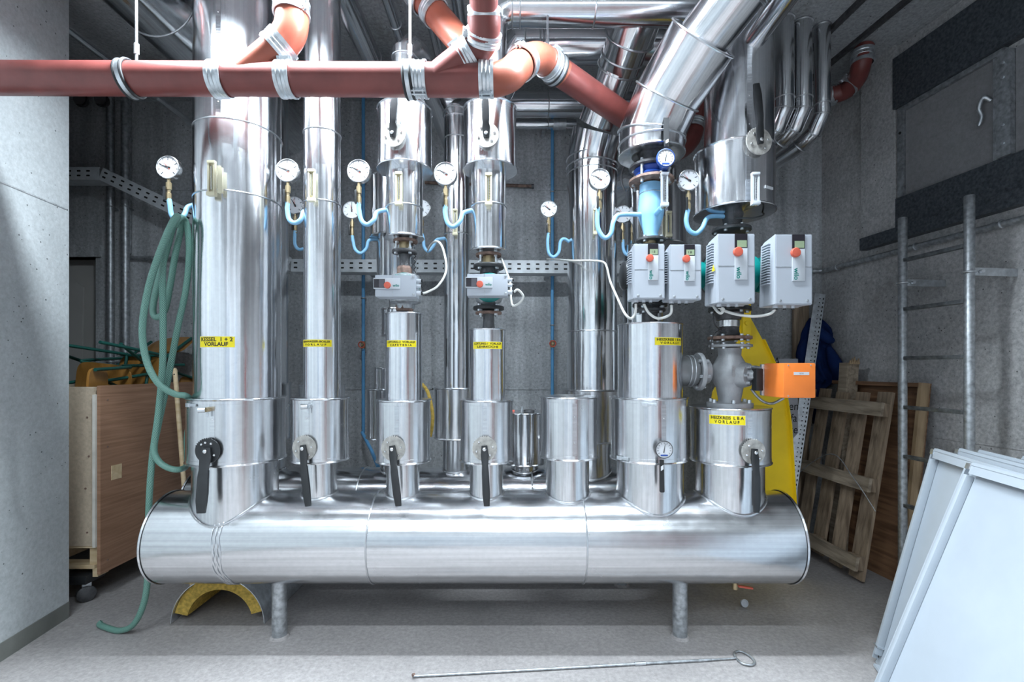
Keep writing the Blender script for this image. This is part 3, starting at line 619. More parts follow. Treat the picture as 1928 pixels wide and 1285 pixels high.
# ================================================================== RED DRAIN PIPE
RY, RR = 2.08, 0.0675
rp = thing('drain_pipe', 'dark red cast drain pipe crossing the top with branches and bends', 'pipe', P(480, 150, RY))
G().cyl(P(-84, 147, RY), P(905, 151, RY), RR, 40).build('main_run', M['red'], rp)
def clampring(t, c, d, r=RR, w=0.062, bolt=None):
    d = Vector(d).normalized()
    k = G().lathe([(r+0.002, -w/2), (r+0.008, -w/2), (r+0.008, -w*0.28), (r+0.005, -w*0.22), (r+0.005, -w*0.05), (r+0.0075, 0), (r+0.005, w*0.05), (r+0.005, w*0.22), (r+0.008, w*0.28), (r+0.008, w/2), (r+0.002, w/2)], c, d, 40, False, False).build('joint_clamp', M['galv'], t, ang=25)
    if bolt:
        b = Vector(bolt).normalized(); o = Vector(c)+b*(r+0.014); s = d.cross(b).normalized()
        g = G()
        for q in (-0.3, 0.3): g.cyl(o+d*w*q-s*0.016, o+d*w*q+s*0.016, 0.0045, 10)
        g.box(o, (0.001, 0.001, 0.001)); X, Y, Z = s, d, b
        Mx = Matrix((X, Y, Z)).transposed(); g.box(o-b*0.004+s*0.008, (0.006, w*0.95, 0.02), Mx).box(o-b*0.004-s*0.008, (0.006, w*0.95, 0.02), Mx)
        g.build('clamp_bolts', M['galv'], k)
for px, b in ((416, (0, 0.5, 1)), (541, (0, -0.35, 1)), (791, (0, -0.5, -1)), (916, (0, -0.3, -1))):
    clampring(rp, P(px, 150, RY), (1, 0, 0), RR, 0.062, b)
# branch 1
p1 = [P(462, 141, RY), P(520, 92, RY)]
G().cyl(p1[0], p1[1], RR*0.95, 36).build('branch', M['orangered'], rp)
G().tube(cr([P(514, 97, RY), P(530, 83, RY), P(545, 62, RY), P(550, 38, RY), P(549, 10, RY)], 6), RR, 36).build('elbow', M['orangered'], rp)
G().cyl(P(549, 14, RY), P(549, -80, RY), RR*0.92, 36).build('upper_pipe', M['orangered'], rp)
clampring(rp, P(526, 87, RY), P(540, 74, RY)-P(520, 92, RY), RR, 0.06, (-1, 0, 1)); clampring(rp, P(549, 17, RY), (0, 0, 1), RR, 0.06, (1, -0.5, 0))
# branch 2
G().cyl(P(822, 152, RY), P(872, 112, RY-0.01), RR, 36).build('branch', M['red'], rp)
G().tube(cr([P(866, 117, RY), P(885, 102, 2.07), P(903, 82, 2.05), P(911, 58, 2.0), P(911, 30, 1.97)], 6), RR, 36).build('elbow', M['red'], rp)
G().cyl(P(911, 32, 1.97), P(911, -90, 1.8), RR*0.84, 36).build('upper_pipe', M['red'], rp)
clampring(rp, P(880, 107, 2.07), P(895, 95, 2.06)-P(870, 115, 2.08), RR, 0.06, (-1, -0.2, 1)); clampring(rp, P(910, 70, 2.025), P(911, 55, 2.0)-P(908, 75, 2.03), RR, 0.045, (-1, -0.3, 0)); clampring(rp, P(911, 28, 1.97), P(911, 0, 1.93)-P(911, 40, 1.985), RR*0.88, 0.05)
# bend at the end and the run going down behind
G().tube(cr([P(900, 151, RY), P(930, 151, RY+0.01), P(958, 142, 2.12), P(978, 124, 2.20), P(996, 112, 2.28), P(1018, 110, 2.36), P(1042, 126, 2.44), P(1058, 140, 2.48)], 6), RR, 36).build('elbow', M['orangered'], rp)
q0, q1 = P(1040, 126, 2.44), P(1190, 228, 2.86)
G().cyl(q0, q1, RR, 36).build('lower_run', M['red'], rp)
G().tube(cr([q1-(q1-q0).normalized()*0.05, q1, P(1262, 284, 3.25), P(1300, 262, 3.4), P(1312, 215, 3.42), P(1335, 165, 3.42), P(1400, 120, 3.42)], 6), RR, 28).build('rear_bend', M['red'], rp)
clampring(rp, P(1307, 235, 3.41), (0.2, 0, 1), RR, 0.06)
clampring(rp, P(984, 119, 2.22), P(996, 112, 2.28)-P(972, 130, 2.17), RR, 0.06, (-0.2, -1, 0.7)); clampring(rp, P(1036, 122, 2.42), P(1050, 134, 2.46)-P(1025, 113, 2.38), RR, 0.055, (0.6, -0.4, 1))
def hanger(label, c, d, rod):
    t = thing('pipe_hanger', label, 'hanger', c); d = Vector(d).normalized()
    for s in (-1, 1): G().torus(Vector(c)+d*0.014*s, d, RR+0.006, 0.007, 40, 8).build('rubber_ring', M['rubber'], t)
    G().lathe([(RR+0.004, -0.011), (RR+0.010, -0.011), (RR+0.010, 0.011), (RR+0.004, 0.011)], c, d, 40, False, False).build('band', M['galv'], t)
    top = Vector(c)+Vector((0.0, 0, RR+0.01)); top.x = rod
    G().cyl(top, top+Vector((0, 0, 0.03)), 0.006, 10).build('stud', M['galv'], t)
    G().cyl(top+Vector((0, 0, 0.03)), top+Vector((0, 0, 0.075)), 0.010, 6).build('coupling_nut', M['galv'], t)
    G().cyl(top+Vector((0, 0, 0.07)), (top.x, top.y, CE), 0.0055, 10).build('rod', M['galv'], t)
hanger('rubber-lined hanger on the red pipe left of the widest riser', P(245, 149, RY), (1, 0, 0.12), P(257, 149, RY).x)
hanger('rubber-lined hanger on the red pipe beside the left housing', P(771, 151, RY), (1, 0, 0.05), P(772, 149, RY).x)
hanger('rubber-lined hanger at the top of the falling red run', P(1046, 131, 2.455), q1-q0, P(1031, 100, 2.455).x)
g = G().cyl(P(768, -35, 2.42), P(876, 90, 2.36), RR*0.95, 32)
o = thing('drain_pipe', 'orange red drain pipe sloping down to the second branch', 'pipe', P(830, 50, 2.4)); g.build('pipe', M['orangered'], o)
a, b = P(768, -35, 2.42), P(876, 90, 2.36)
clampring(o, a+(b-a)*0.45, b-a, RR*0.97, 0.05); clampring(o, a+(b-a)*0.22, b-a, RR*1.0, 0.09)
G().cyl(P(885, 96, 2.36), P(880, 95, 2.36), 0.02, 8).build('end', M['orangered'], o)
dr = thing('drain_pipe', 'dark red pipe bend in the dim ceiling corner at right', 'pipe', P(1600, 150, 3.4))
G().tube(cr([P(1560, 180, 3.55), P(1590, 172, 3.5), P(1612, 150, 3.4), P(1622, 120, 3.3), P(1627, 90, 3.3)], 6), 0.06, 28).build('pipe', M['red'], dr)
clampring(dr, P(1603, 158, 3.44), (0.5, -0.2, 0.55), 0.061, 0.07, (-1, -0.2, 0.6)); clampring(dr, P(1565, 180, 3.55), (1, -0.2, 0.1), 0.061, 0.05)
clampring(dr, P(1624, 108, 3.3), (0.05, 0, 1), 0.062, 0.09)
# ================================================================== GAUGES
def gauge(label, cx, cy, Y, rpx, pig, face=True, needle=(150, 128), stemy=None, valve=True, group=None):
    c = P(cx, cy, Y); r = rpx/F*Y
    t = thing('pressure_gauge', label, 'gauge', c)
    G().lathe([(r*0.93, -0.02), (r*0.99, -0.018), (r, 0.004), (r*0.985, 0.010), (r*0.93, 0.012), (r*0.915, 0.008)], c, (0, -1, 0), 48, True, False).build('case', M['chrome'], t)
    G().lathe([(r*0.92, 0.006), (r*0.9, 0.0065)], c, (0, -1, 0), 48, True, True).build('dial', M['white'], t, False)
    y0 = Y-0.0072
    g = G()
    for k in range(9):
        a = math.radians(225-k*33.75); ex = Vector((math.cos(a), 0, math.sin(a))); ey = Vector((-math.sin(a), 0, math.cos(a)))
        w, l0 = (0.028, 0.60) if k % 2 == 0 else (0.018, 0.70)
        g.prism([(l0*r, -w*r), (0.84*r, -w*r), (0.84*r, w*r), (l0*r, w*r)], (c.x, y0, c.z), ex, ey, 0.0003)
    g.build('scale_marks', M['ink'], t, False)
    for a, w, l, m in ((needle[0], 0.05, 0.74, 'ink'), (needle[1], 0.022, 0.7, 'redknob')):
        a = math.radians(a); ex = Vector((math.cos(a), 0, math.sin(a))); ey = Vector((-math.sin(a), 0, math.cos(a)))
        G().prism([(-0.22*r, -w*r*1.6), (0, -w*r*1.3), (l*r, -w*r*0.3), (l*r, w*r*0.3), (0, w*r*1.3), (-0.22*r, w*r*1.6)], (c.x, y0-0.0012, c.z), ex, ey, 0.0006).build('pointer', M[m], t, False)
    G().lathe([(r*0.1, 0), (r*0.09, 0.003)], (c.x, y0, c.z), (0, -1, 0), 14).build('hub', M['steeld'], t)
    b0 = c.z-r; L = 2.1*r if valve else 1.2*r
    G().lathe([(0.008, 0), (0.008, 0.12*L), (0.013, 0.14*L), (0.013, 0.42*L), (0.009, 0.45*L), (0.009, 0.55*L), (0.012, 0.57*L), (0.012, 0.85*L), (0.009, 0.88*L), (0.009, L)], (c.x, Y, b0), (0, 0, -1), 8).build('brass_fitting', M['brass'], t, ang=30)
    if valve: G().box((c.x-0.012, Y-0.014, b0-0.6*L), (0.010, 0.012, 0.55*L), None, 0.003).build('cock_lever', M['black'], t)
    pts = [Vector((c.x, Y, b0-0.8*L))]+[P(*q) for q in pig]
    G().tube(cr(pts, 8), 0.0115 if rpx > 19 else 0.010, 12).build('siphon_tube', M['blue'], t)
    return t
YG = 2.44
gauge('round pressure gauge left of the widest riser, hose hung on its tube', 318, 316, 2.38, 22, [(320, 385, 2.38), (323, 405, 2.38), (334, 414, 2.38), (347, 405, 2.40), (353, 391, 2.42), (366, 386, 2.44)], needle=(163, 130))
gauge('round pressure gauge between the two left risers', 542, 322, YG, 22, [(541, 395, YG), (545, 414, YG), (556, 420, YG), (567, 413, YG), (571, 400, 2.46), (580, 394, 2.48)], needle=(158, 122))
gauge('round pressure gauge left of the left upper housing pipe', 676, 323, YG, 22, [(676, 395, YG), (681, 416, YG), (692, 423, YG), (704, 414, YG), (710, 400, 2.46), (729, 395, 2.48)], needle=(150, 122))
gauge('round pressure gauge left of the right upper housing pipe', 839, 328, YG, 22, [(838, 400, YG), (843, 420, YG), (854, 427, YG), (866, 417, YG), (872, 402, 2.46), (889, 396, 2.48)], needle=(150, 122))
gauge('round pressure gauge left of the light blue cone', 1129, 338, YG, 20, [(1125, 400, YG), (1126, 430, YG), (1138, 448, YG), (1150, 440, YG), (1155, 418, YG), (1166, 405, 2.46), (1208, 404, 2.48)], needle=(150, 128))
gauge('round pressure gauge left of the wide right housing', 1296, 340, YG, 20, [(1292, 415, YG), (1297, 433, YG), (1310, 440, YG), (1322, 430, YG), (1331, 412, 2.46), (1345, 407, 2.48), (1378, 409, 2.5)], needle=(150, 132))
YS = 3.05
gauge('small pressure gauge behind, between the two left risers', 556, 387, YS, 17, [(555, 446, YS), (556, 462, YS), (564, 470, YS), (580, 466, YS)], needle=(120, 100))
gauge('small pressure gauge hanging low left of the left small pump', 663, 396, YS, 17, [(665, 455, YS), (669, 470, YS), (679, 477, YS), (690, 468, YS), (695, 453, YS), (713, 450, YS+0.02)], needle=(90, 110))
gauge('small pressure gauge half hidden by the left housing pipe', 794, 393, YS, 17, [(797, 450, YS), (799, 466, YS), (807, 473, YS), (817, 462, YS), (822, 452, YS), (838, 449, YS+0.02)], needle=(160, 120))
gauge('small pressure gauge on the bare wall left of the wide polished riser', 1033, 394, YS, 16, [(1031, 455, YS), (1033, 476, YS), (1042, 484, YS), (1052, 475, YS), (1055, 456, YS), (1062, 450, YS), (1072, 456, YS+0.02)], needle=(145, 125))
gauge('small pressure gauge mostly hidden behind the light blue tube', 1172, 404, YS, 17, [(1173, 455, YS), (1174, 470, YS), (1180, 480, YS), (1195, 484, YS+0.02)], needle=(150, 125))
# butterfly valve thermometers
def dialthermo(label, cx, cy, Y, rpx, back):
    c = P(cx, cy, Y); r = rpx/F*Y; t = thing('dial_thermometer', label, 'thermometer', c)
    G().lathe([(r*0.5, -0.03), (r*0.95, -0.012), (r, 0.002), (r*0.97, 0.007), (r*0.9, 0.008)], c, (0, -1, 0), 40, True, False).build('case', M[back], t)
    G().lathe([(r*0.93, 0.004), (r*0.9, 0.0045)], c, (0, -1, 0), 40).build('dial', M['white'], t, False)
    g = G()
    for k in range(11):
        a = math.radians(215-k*25); ex = Vector((math.cos(a), 0, math.sin(a))); ey = Vector((-math.sin(a), 0, math.cos(a)))
        g.prism([(0.62*r, -0.02*r), (0.8*r, -0.02*r), (0.8*r, 0.02*r), (0.62*r, 0.02*r)], (c.x, Y-0.0052, c.z), ex, ey, 0.0003)
    g.build('scale_marks', M['ink'], t, False)
    a = math.radians(80); ex = Vector((math.cos(a), 0, math.sin(a))); ey = Vector((-math.sin(a), 0, math.cos(a)))
    G().prism([(-0.35*r, -0.05*r), (0.7*r, -0.015*r), (0.7*r, 0.015*r), (-0.35*r, 0.05*r)], (c.x, Y-0.006, c.z), ex, ey, 0.0006).build('pointer', M['ink'], t, False)
    G().box((c.x, Y-0.0053, c.z-0.62*r), (0.8*r, 0.0006, 0.16*r)).build('blue_print', M['blued'], t, False)
dialthermo('white dial thermometer on the blue valve under the mitred pipe', 1253, 298, 2.26, 17.5, 'blued')
dialthermo('white dial thermometer with blue print set in the wide riser collar', 1250, 847, 2.27, 17, 'steeld')
# ================================================================== LEVER VALVES
def lever(label, X, Y, r, px, py, rp, tip, plate='plate', blk=False, bend=0.0):
    q, n = surf(X, Y, r, px); z = zf(py, q.y); c = Vector((q.x, q.y, z)); Rr = rp/F*q.y; ex = rotz(n) @ Vector((1, 0, 0)); ey = Vector((0, 0, 1))
    t = thing('lever_valve', label, 'valve', c)
    G().cyl(c-n*0.03, c+n*0.018, Rr*0.55, 20).build('neck', M['steeld'], t)
    pl = []
    for k in range(72):
        a = 2*math.pi*k/72; rr = Rr*(1.0 if not (4 < k < 22) else (1.06 if k % 2 else 0.95))
        pl.append((rr*math.cos(a), rr*math.sin(a)))
    G().prism(pl, c+n*0.016, -ex, ey, -0.007).build('toothed_plate', M['black' if blk else plate], t, False)
    for a in (10, 130, 200, 310) if not blk else (60, 100, 130, 330):
        a = math.radians(a); G().lathe([(0.006, 0), (0.006, 0.004), (0.004, 0.006)], c+n*0.024+ex*math.cos(a)*Rr*0.68+ey*math.sin(a)*Rr*0.68, n, 6).build('bolt', M['chrome'], t)
    tp = P(tip[0], tip[1], q.y-0.06); s = (tp-(c+n*0.03)); L = s.length; s.normalize(); w = Vector((s.cross(n))).normalized(); up = w.cross(s).normalized()
    if up.dot(n) < 0: up = -up
    prof = [(-0.016, 0.0), (0.03, 0.006), (L*0.3, 0.028), (L*0.42, 0.036), (L*0.8, 0.036), (L, 0.03)]
    wd = [k_*(1.9 if blk else 1.35) for k_ in (0.010, 0.014, 0.011, 0.0125, 0.0135, 0.010)]
    Rg = []
    for (a, h), ww in zip(prof, wd):
        o = c+n*0.028+s*a+up*(h*0.4); Rg.append([o-w*ww-up*0.003, o-w*ww+up*0.006, o-w*ww*0.5+up*0.009, o+w*ww*0.5+up*0.009, o+w*ww+up*0.006, o+w*ww-up*0.003])
    G().rings(Rg, True, True).build('lever', M['black'], t, ang=50)
    Rg2 = [[p-up*0.010+w*0.004 for p in ring] for ring in Rg[3:]]
    Rg2 = [[(p-Rg2[i][0])*0.8+Rg2[i][0] for p in ring] for i, ring in enumerate(Rg2)]
    G().rings([[p-s*0.03 for p in ring] for ring in Rg2], True, True).build('latch_trigger', M['black'], t, ang=50)
    G().lathe([(0.009, 0), (0.009, 0.004), (0.005, 0.007)], c+n*0.04, n, 10).build('centre_screw', M['chrome'], t)
    return t
lever('black lever on a black disc, collar of the widest riser', R1['X'], 2.5, R1['r'], 396, 848, 23, (382, 966), blk=True)
lever('black lever on a worn grey disc, collar of the slim second riser', R2['X'], 2.5, R2['r'], 577, 843, 23, (583, 953))
lever('black lever on a grey disc, collar below the left small pump', R3['X'], 2.5, R3['r'], 743, 844, 23, (752, 953))
lever('black lever on a grey disc, collar below the right small pump', R4['X'], 2.5, R4['r'], 913, 844, 23, (917, 953))
lever('black lever on a toothed disc, rightmost collar of the front row', R7['X'], 2.5, R7['r'], 1414, 850, 23, (1421, 965))
lever('upright black lever on the left upper housing', U3['X'], 2.5, U3['r'], 744, 257, 23, (745, 184))
lever('upright black lever on the right upper housing', U4['X'], 2.5, U4['r'], 917, 258, 23, (914, 184))
lever('upright black lever on the wide right housing', X7, 2.5, r7, 1424, 270, 25, (1421, 160))
c = P(1255, 276, 2.30)
t = thing('valve_lever', 'black lever hanging from the mitred pipe above the dial thermometer', 'valve', c)
G().prism([(-0.010, 0), (0.010, 0), (0.013, 0.10), (0.012, 0.145), (-0.012, 0.145), (-0.012, 0.10)], c, (1, 0, 0), (0.02, 0.1, 1), -0.008).build('lever', M['black'], t, False)
G().prism([(-0.006, 0.012), (0.006, 0.018), (0.006, 0.034), (-0.006, 0.026)], c-Vector((0, 0.009, 0)), (1, 0, 0), (0.02, 0.1, 1), -0.0008).build('white_sticker', M['white'], t, False)
c = P(1247, 928, 2.25)
t = thing('valve_lever', 'short black lever hanging below the white dial thermometer', 'valve', c)
G().prism([(-0.011, 0.004), (-0.007, 0), (0.007, 0), (0.011, 0.004), (0.010, 0.15), (-0.010, 0.15)], c, (1, 0, 0), (0.0, 0.05, 1), -0.008).build('lever', M['black'], t, False)
G().prism([(-0.006, 0.10), (0.006, 0.108), (0.006, 0.128), (-0.006, 0.12)], c-Vector((0, 0.004, 0)), (1, 0, 0), (0, 0.05, 1), -0.0008).build('white_sticker', M['white'], t, False)
# drain cocks on collars
for R, px, py, lab in ((R1, 396, 771, 'small brass drain cock on the collar of the widest riser'), (R2, 584, 765, 'small steel vent cock on the collar of the slim riser')):
    q, n = surf(R['X'], 2.5, R['r'], px); c = Vector((q.x, q.y, zf(py, q.y))); ex = rotz(n) @ Vector((1, 0, 0))
    t = thing('drain_cock', lab, 'valve', c)
    G().cyl(c-n*0.01, c+n*0.035, 0.011, 8).build('body', M['brass' if R is R1 else 'galv'], t)
    G().cyl(c+n*0.035-ex*0.002, c+n*0.035-ex*0.028-n*0.0+n*0.012, 0.013, 12).build('outlet', M['galv'], t)
    G().cyl(c+n*0.02+Vector((0, 0, -0.005)), c+n*0.022+Vector((0, 0, -0.035)), 0.004, 8).build('key', M['galv'], t)
# ================================================================== ROD THERMOMETERS
def rodthermo(label, cx, y0, y1, Y, w=0.038, mat='cream', stem=None, wide=False):
    a, b = P(cx, y1, Y), P(cx, y0, Y); t = thing('rod_thermometer', label, 'thermometer', a); h = b.z-a.z
    G().box((a.x-w*0.36, Y, a.z+h/2), (w*0.22, 0.016, h*0.96)).box((a.x+w*0.36, Y, a.z+h/2), (w*0.22, 0.016, h*0.96)).box((a.x, Y+0.005, a.z+h/2), (w*0.8, 0.005, h*0.96)).build('holder', M[mat], t, False)
    G().cyl((a.x-w*0.06, Y-0.002, a.z+h*0.14), (a.x-w*0.06, Y-0.002, b.z-h*0.12), 0.0035, 8).build('glass_tube', M['chrome'], t)
    g = G()
    for k in range(12): g.box((a.x+w*0.15, Y+0.0018, a.z+h*(0.2+0.055*k)), (w*0.16, 0.001, h*0.014))
    g.build('scale_marks', M['ink'], t, False)
    G().box((a.x, Y-0.001, b.z), (w, 0.022, h*0.09), None, 0.002).build('top_cap', M[mat], t)
    G().box((a.x, Y-0.002, a.z), (w*1.05, 0.026, h*0.12), None, 0.002).build('bottom_cap', M[mat], t)
    if stem: G().cyl((a.x+w*0.1, Y, a.z-0.004), stem, 0.009, 10).build('stem', M['brass'], t)
    if wide: G().box((a.x+w*1.05, Y+0.004, a.z+h*0.44), (w*0.62, 0.014, h*0.8), None, 0.002).build('shield', M[mat], t)
def onp(X, r, px, d=0.03): q, n = surf(X, 2.5, r, px); return q.y-d
rodthermo('cream rod thermometer with open cover on the widest riser', 399, 306, 366, onp(R1['Xp'], R1['rp'], 400), 0.036, 'cream', None, True)
rodthermo('cream rod thermometer on the slim second riser', 587, 322, 377, onp(R2['Xp'], R2['rp'], 590), 0.034)
rodthermo('cream rod thermometer on the left housing pipe', 751, 327, 384, 2.5-U3['rp']-0.03, 0.034)
rodthermo('cream rod thermometer on the right housing pipe', 920, 329, 384, 2.5-U4['rp']-0.03, 0.034)
rodthermo('silver rod thermometer beside the light blue cone', 1251, 328, 386, 2.33, 0.034, 'platebox', P(1234, 400, 2.46))
rodthermo('silver rod thermometer on the wide right housing', 1422, 328, 383, 2.5-r7-0.045, 0.036, 'platebox', P(1400, 395, 2.45))
rodthermo('brass-coloured rod thermometer lower down behind the light blue cone', 1259, 400, 444, 2.86, 0.034)
rodthermo('thin cream rod thermometer on the polished slim riser', 857, 396, 441, Yb-0.12, 0.03)
rodthermo('thin cream rod thermometer on the polished wide riser beside the gauge tube', 1120, 395, 440, Yb-0.20, 0.022)
# ================================================================== YELLOW LABELS
def sign(label, X, Y, r, x0, x1, y0, y1, l1, l2, s1=0.42, s2=0.40, faded=False):
    (qa, na), (qb, nb) = surf(X, Y, r, x0), surf(X, Y, r, x1)
    aa, ab = math.atan2(na.y, na.x), math.atan2(nb.y, nb.x); qm, nmid = surf(X, Y, r, (x0+x1)/2); d = qm.y
    z1, z0 = zf(y0, d), zf(y1, d); am = (aa+ab)/2; w = abs(ab-aa)*r; h = z1-z0
    t = thing('label_sign', label, 'label', (qm.x, qm.y, (z0+z1)/2))
    def cy(u, zz, o): a = am+u/r; return Vector((X+(r+o)*math.cos(a), Y+(r+o)*math.sin(a), zz))
    def strip(nm_, ww, hh, o, mat):
        R = []
        for k in range(13):
            u = -ww/2+ww*k/12; R.append([cy(u, (z0+z1)/2-hh/2, o), cy(u, (z0+z1)/2+hh/2, o), cy(u, (z0+z1)/2+hh/2, o-0.002), cy(u, (z0+z1)/2-hh/2, o-0.002)])
        G().rings(R, True, True).build(nm_, mat, t, False)
    strip('backing', w*1.02, h*1.08, 0.0022, M['cable']); strip('plate', w, h, 0.0030, M['yellow'])
    for txt, fz, s in ((l1, 0.72, s1), (l2, 0.27, s2)):
        size = h*s
        text('lettering', txt, size, M['ink'], t, lambda x, y, fz=fz: cy(x, z0+h*fz+y, 0.0036), bold=size*0.03, fit=w*(0.9 if txt == l1 else 0.68))
sign('yellow label reading KESSEL 1 + 2 VORLAUF on the widest riser', R1['Xp'], 2.5, R1['rp'], 378, 442, 634, 654, 'KESSEL  1 + 2', 'VORLAUF', 0.52, 0.52)
sign('yellow label reading INWASSER-BOILER VORLAUF on the slim riser', R2['Xp'], 2.5, R2['rp'], 572, 624, 640, 653, 'REINWASSER-BOILER', 'V O R L A U F')
sign('yellow label ending CAFETERIA on the riser under the left small pump', R3['Xp'], 2.5, R3['rp'], 729.5, 783, 641, 653.5, 'LÜFTUNG-2  VORLAUF', 'C A F E T E R I A')
sign('faded yellow label on the riser under the right small pump', R4['Xp'], 2.5, R4['rp'], 892, 944, 644, 657, 'LÜFTUNG-1  VORLAUF', 'LEHRKÜCHE')
sign('yellow label reading VORLAUF high on the riser under the smaller twin pump', R6['Xp'], 2.5, R6['rp'], 1233, 1281, 636, 650, 'HEIZKREIS 1 B A', 'V O R L A U F')
sign('yellow label reading HEIZKREIS L B A VORLAUF on the rightmost collar', R7['X'], 2.5, R7['r'], 1336, 1403, 783, 800, 'HEIZKREIS  L B A', 'V O R L A U F', 0.46, 0.46)
# ================================================================== SMALL PUMPS with control box
def fl(t, X, y, r, th, mat, name='flange', Y=2.5, bolts=4, nut=True):
    z = zf(y, Y); G().lathe([(r*0.97, -th/2), (r, -th*0.35), (r, th*0.35), (r*0.97, th/2)], (X, Y, z), (0, 0, 1), 32).build(name, M[mat], t)
    if nut:
        for k in range(bolts):
            a = math.pi/4+k*2*math.pi/bolts; c = Vector((X+r*0.8*math.cos(a), Y+r*0.8*math.sin(a), z))
            G().cyl(c-Vector((0, 0, th*0.5+0.009)), c+Vector((0, 0, th*0.5+0.009)), 0.009, 6).build('bolt', M['galv'], t)
def pumpbox(t, x0, x1, y0, y1, Yf, Ybk, dark=True):
    a, b = P(x0, y1, Yf), P(x1, y0, Yf); w, h = b.x-a.x, b.z-a.z; c = (a+b)/2
    G().box((c.x, (Yf+Ybk)/2, c.z), (w, Ybk-Yf, h), None, 0.004).build('control_box', M['silverbox'], t)
    px, pz = a.x+w*0.30, c.z+h*0.10
    G().box((px, Yf-0.004, pz), (w*0.66, 0.008, h*0.5), None, 0.002).build('front_plate', M['platebox'], t)
    G().box((a.x+w*0.12, Yf-0.0085, pz), (w*0.27, 0.003, h*0.40)).build('display', M['screen'], t, False)
    G().box((a.x+w*0.18, Yf-0.0103, pz), (w*0.13, 0.001, h*0.36)).build('display_glass', plain_lcd, t, False)
    kn = Vector((a.x+w*0.32, Yf-0.006, c.z+h*0.01))
    G().lathe([(h*0.155, 0), (h*0.155, 0.009), (h*0.14, 0.013), (h*0.05, 0.014)], kn, (0, -1, 0), 28).build('knob', M['redknob'], t)
    text('lettering', 'wilo', h*0.17, M['green_ink'], t, lambda x, y: Vector((a.x+w*0.53+x, Yf-0.0086, c.z-h*0.0+y)), bold=0.0004)
    G().box((c.x-w*0.07, Yf-0.0006, c.z), (0.0016, 0.0016, h*0.98)).build('lid_joint', M['galvd'], t, False)
    for zz in (0.4, -0.4): G().lathe([(0.006, 0), (0.006, 0.002), (0.004, 0.003)], (b.x-w*0.05, Yf, c.z+h*zz), (0, -1, 0), 12).build('screw', M['galvd'], t)
    for i, zz in enumerate((0.28, 0.03, -0.30)):
        rr = h*(0.085 if i < 2 else 0.11)
        G().cyl((b.x, Yf+0.03, c.z+h*zz), (b.x+0.022, Yf+0.03, c.z+h*zz), rr, 14).build('cable_gland', M['platebox'], t)
        G().cyl((b.x+0.022, Yf+0.03, c.z+h*zz), (b.x+0.030, Yf+0.03, c.z+h*zz), rr*0.75, 12).build('gland_nut', M['black'], t)
    return c, w, h, b
plain_lcd = plain('grey_display_glass', (0.10, 0.095, 0.11), 0.15)
# left small pump
X3 = U3['Xp']
t = thing('circulation_pump', 'small pump with grey control box and red knob under the left housing', 'pump', (X3, 2.5, zf(585, 2.5)))
fl(t, X3+0.005, 455, 0.062, 0.014, 'rust'); G().cyl((X3, 2.5, zf(470, 2.5)), (X3, 2.5, zf(456, 2.5)), 0.028, 24).build('brass_body', M['brass'], t)
for k in range(4):
    a = math.pi/4+k*math.pi/2; G().cyl((X3+0.05*math.cos(a), 2.5+0.05*math.sin(a), zf(478, 2.5)), (X3+0.05*math.cos(a), 2.5+0.05*math.sin(a), zf(452, 2.5)), 0.005, 8).build('tie_bolt', M['galv'], t)
fl(t, X3, 475, 0.064, 0.016, 'steeld')
G().lathe([(0.030, 0), (0.026, 0.02), (0.026, 0.05), (0.030, 0.062)], (X3, 2.5, zf(480, 2.5)), (0, 0, -1), 24).build('neck', M['steeld'], t)
G().lathe([(0.034, 0), (0.040, 0.012), (0.040, 0.045), (0.034, 0.05)], (X3, 2.5, zf(502, 2.5)), (0, 0, -1), 6).build('union_nut', M['rust'], t, False)
c, w, h, b = pumpbox(t, 706, 782, 518, 559, 2.33, 2.42)
G().lathe([(0.05, 0), (0.075, 0.02), (0.078, 0.09), (0.06, 0.11)], (X3+0.005, 2.42, zf(545, 2.5)), (0, 1, 0), 32).build('motor', M['teal'], t)
G().lathe([(0.045, zf(582, 2.5)), (0.05, zf(574, 2.5)), (0.078, zf(570, 2.5)), (0.085, zf(556, 2.5)), (0.07, zf(520, 2.5)), (0.03, zf(515, 2.5))], (X3+0.005, 2.5, 0), (0, 0, 1), 32).build('pump_casing', M['galvd'], t)
G().lathe([(0.045, 0), (0.048, 0.01), (0.048, 0.03), (0.04, 0.035)], (X3, 2.5, zf(586, 2.5)), (0, 0, 1), 6).build('union_nut', M['rust'], t, False)
g = G().tube(cr([(b.x+0.03, 2.36, c.z-h*0.30), P(805, 550, 2.37), P(825, 538, 2.40), P(840, 510, 2.45), P(836, 475, 2.5), P(826, 456, 2.55), P(812, 460, 2.7), P(800, 482, 3.4), P(790, 486, 3.7)], 8), 0.0058, 10)
g.build('power_cable', M['cable'], t)
G().tube([P(781+2*math.sin(k*1.6), 470+k*2.6, 2.5) for k in range(18)], 0.003, 6).build('sensor_wire', M['black'], t)
# right small pump
X4 = U4['Xp']
t = thing('circulation_pump', 'small pump with grey control box and red knob under the right housing', 'pump', (X4, 2.5, zf(617, 2.5)))
fl(t, X4, 481, 0.066, 0.014, 'rust'); G().cyl((X4, 2.5, zf(498, 2.5)), (X4, 2.5, zf(482, 2.5)), 0.032, 24).build('brass_body', M['brass'], t)
for k in range(4):
    a = math.pi/4+k*math.pi/2; G().cyl((X4+0.055*math.cos(a), 2.5+0.055*math.sin(a), zf(508, 2.5)), (X4+0.055*math.cos(a), 2.5+0.055*math.sin(a), zf(478, 2.5)), 0.006, 8).build('tie_bolt', M['galv'], t)
fl(t, X4, 503, 0.079, 0.020, 'black'); G().cyl((X4, 2.5, zf(516, 2.5)), (X4, 2.5, zf(504, 2.5)), 0.045, 24).build('neck', M['steeld'], t)
c, w, h, b = pumpbox(t, 879, 956, 516, 557, 2.33, 2.42)
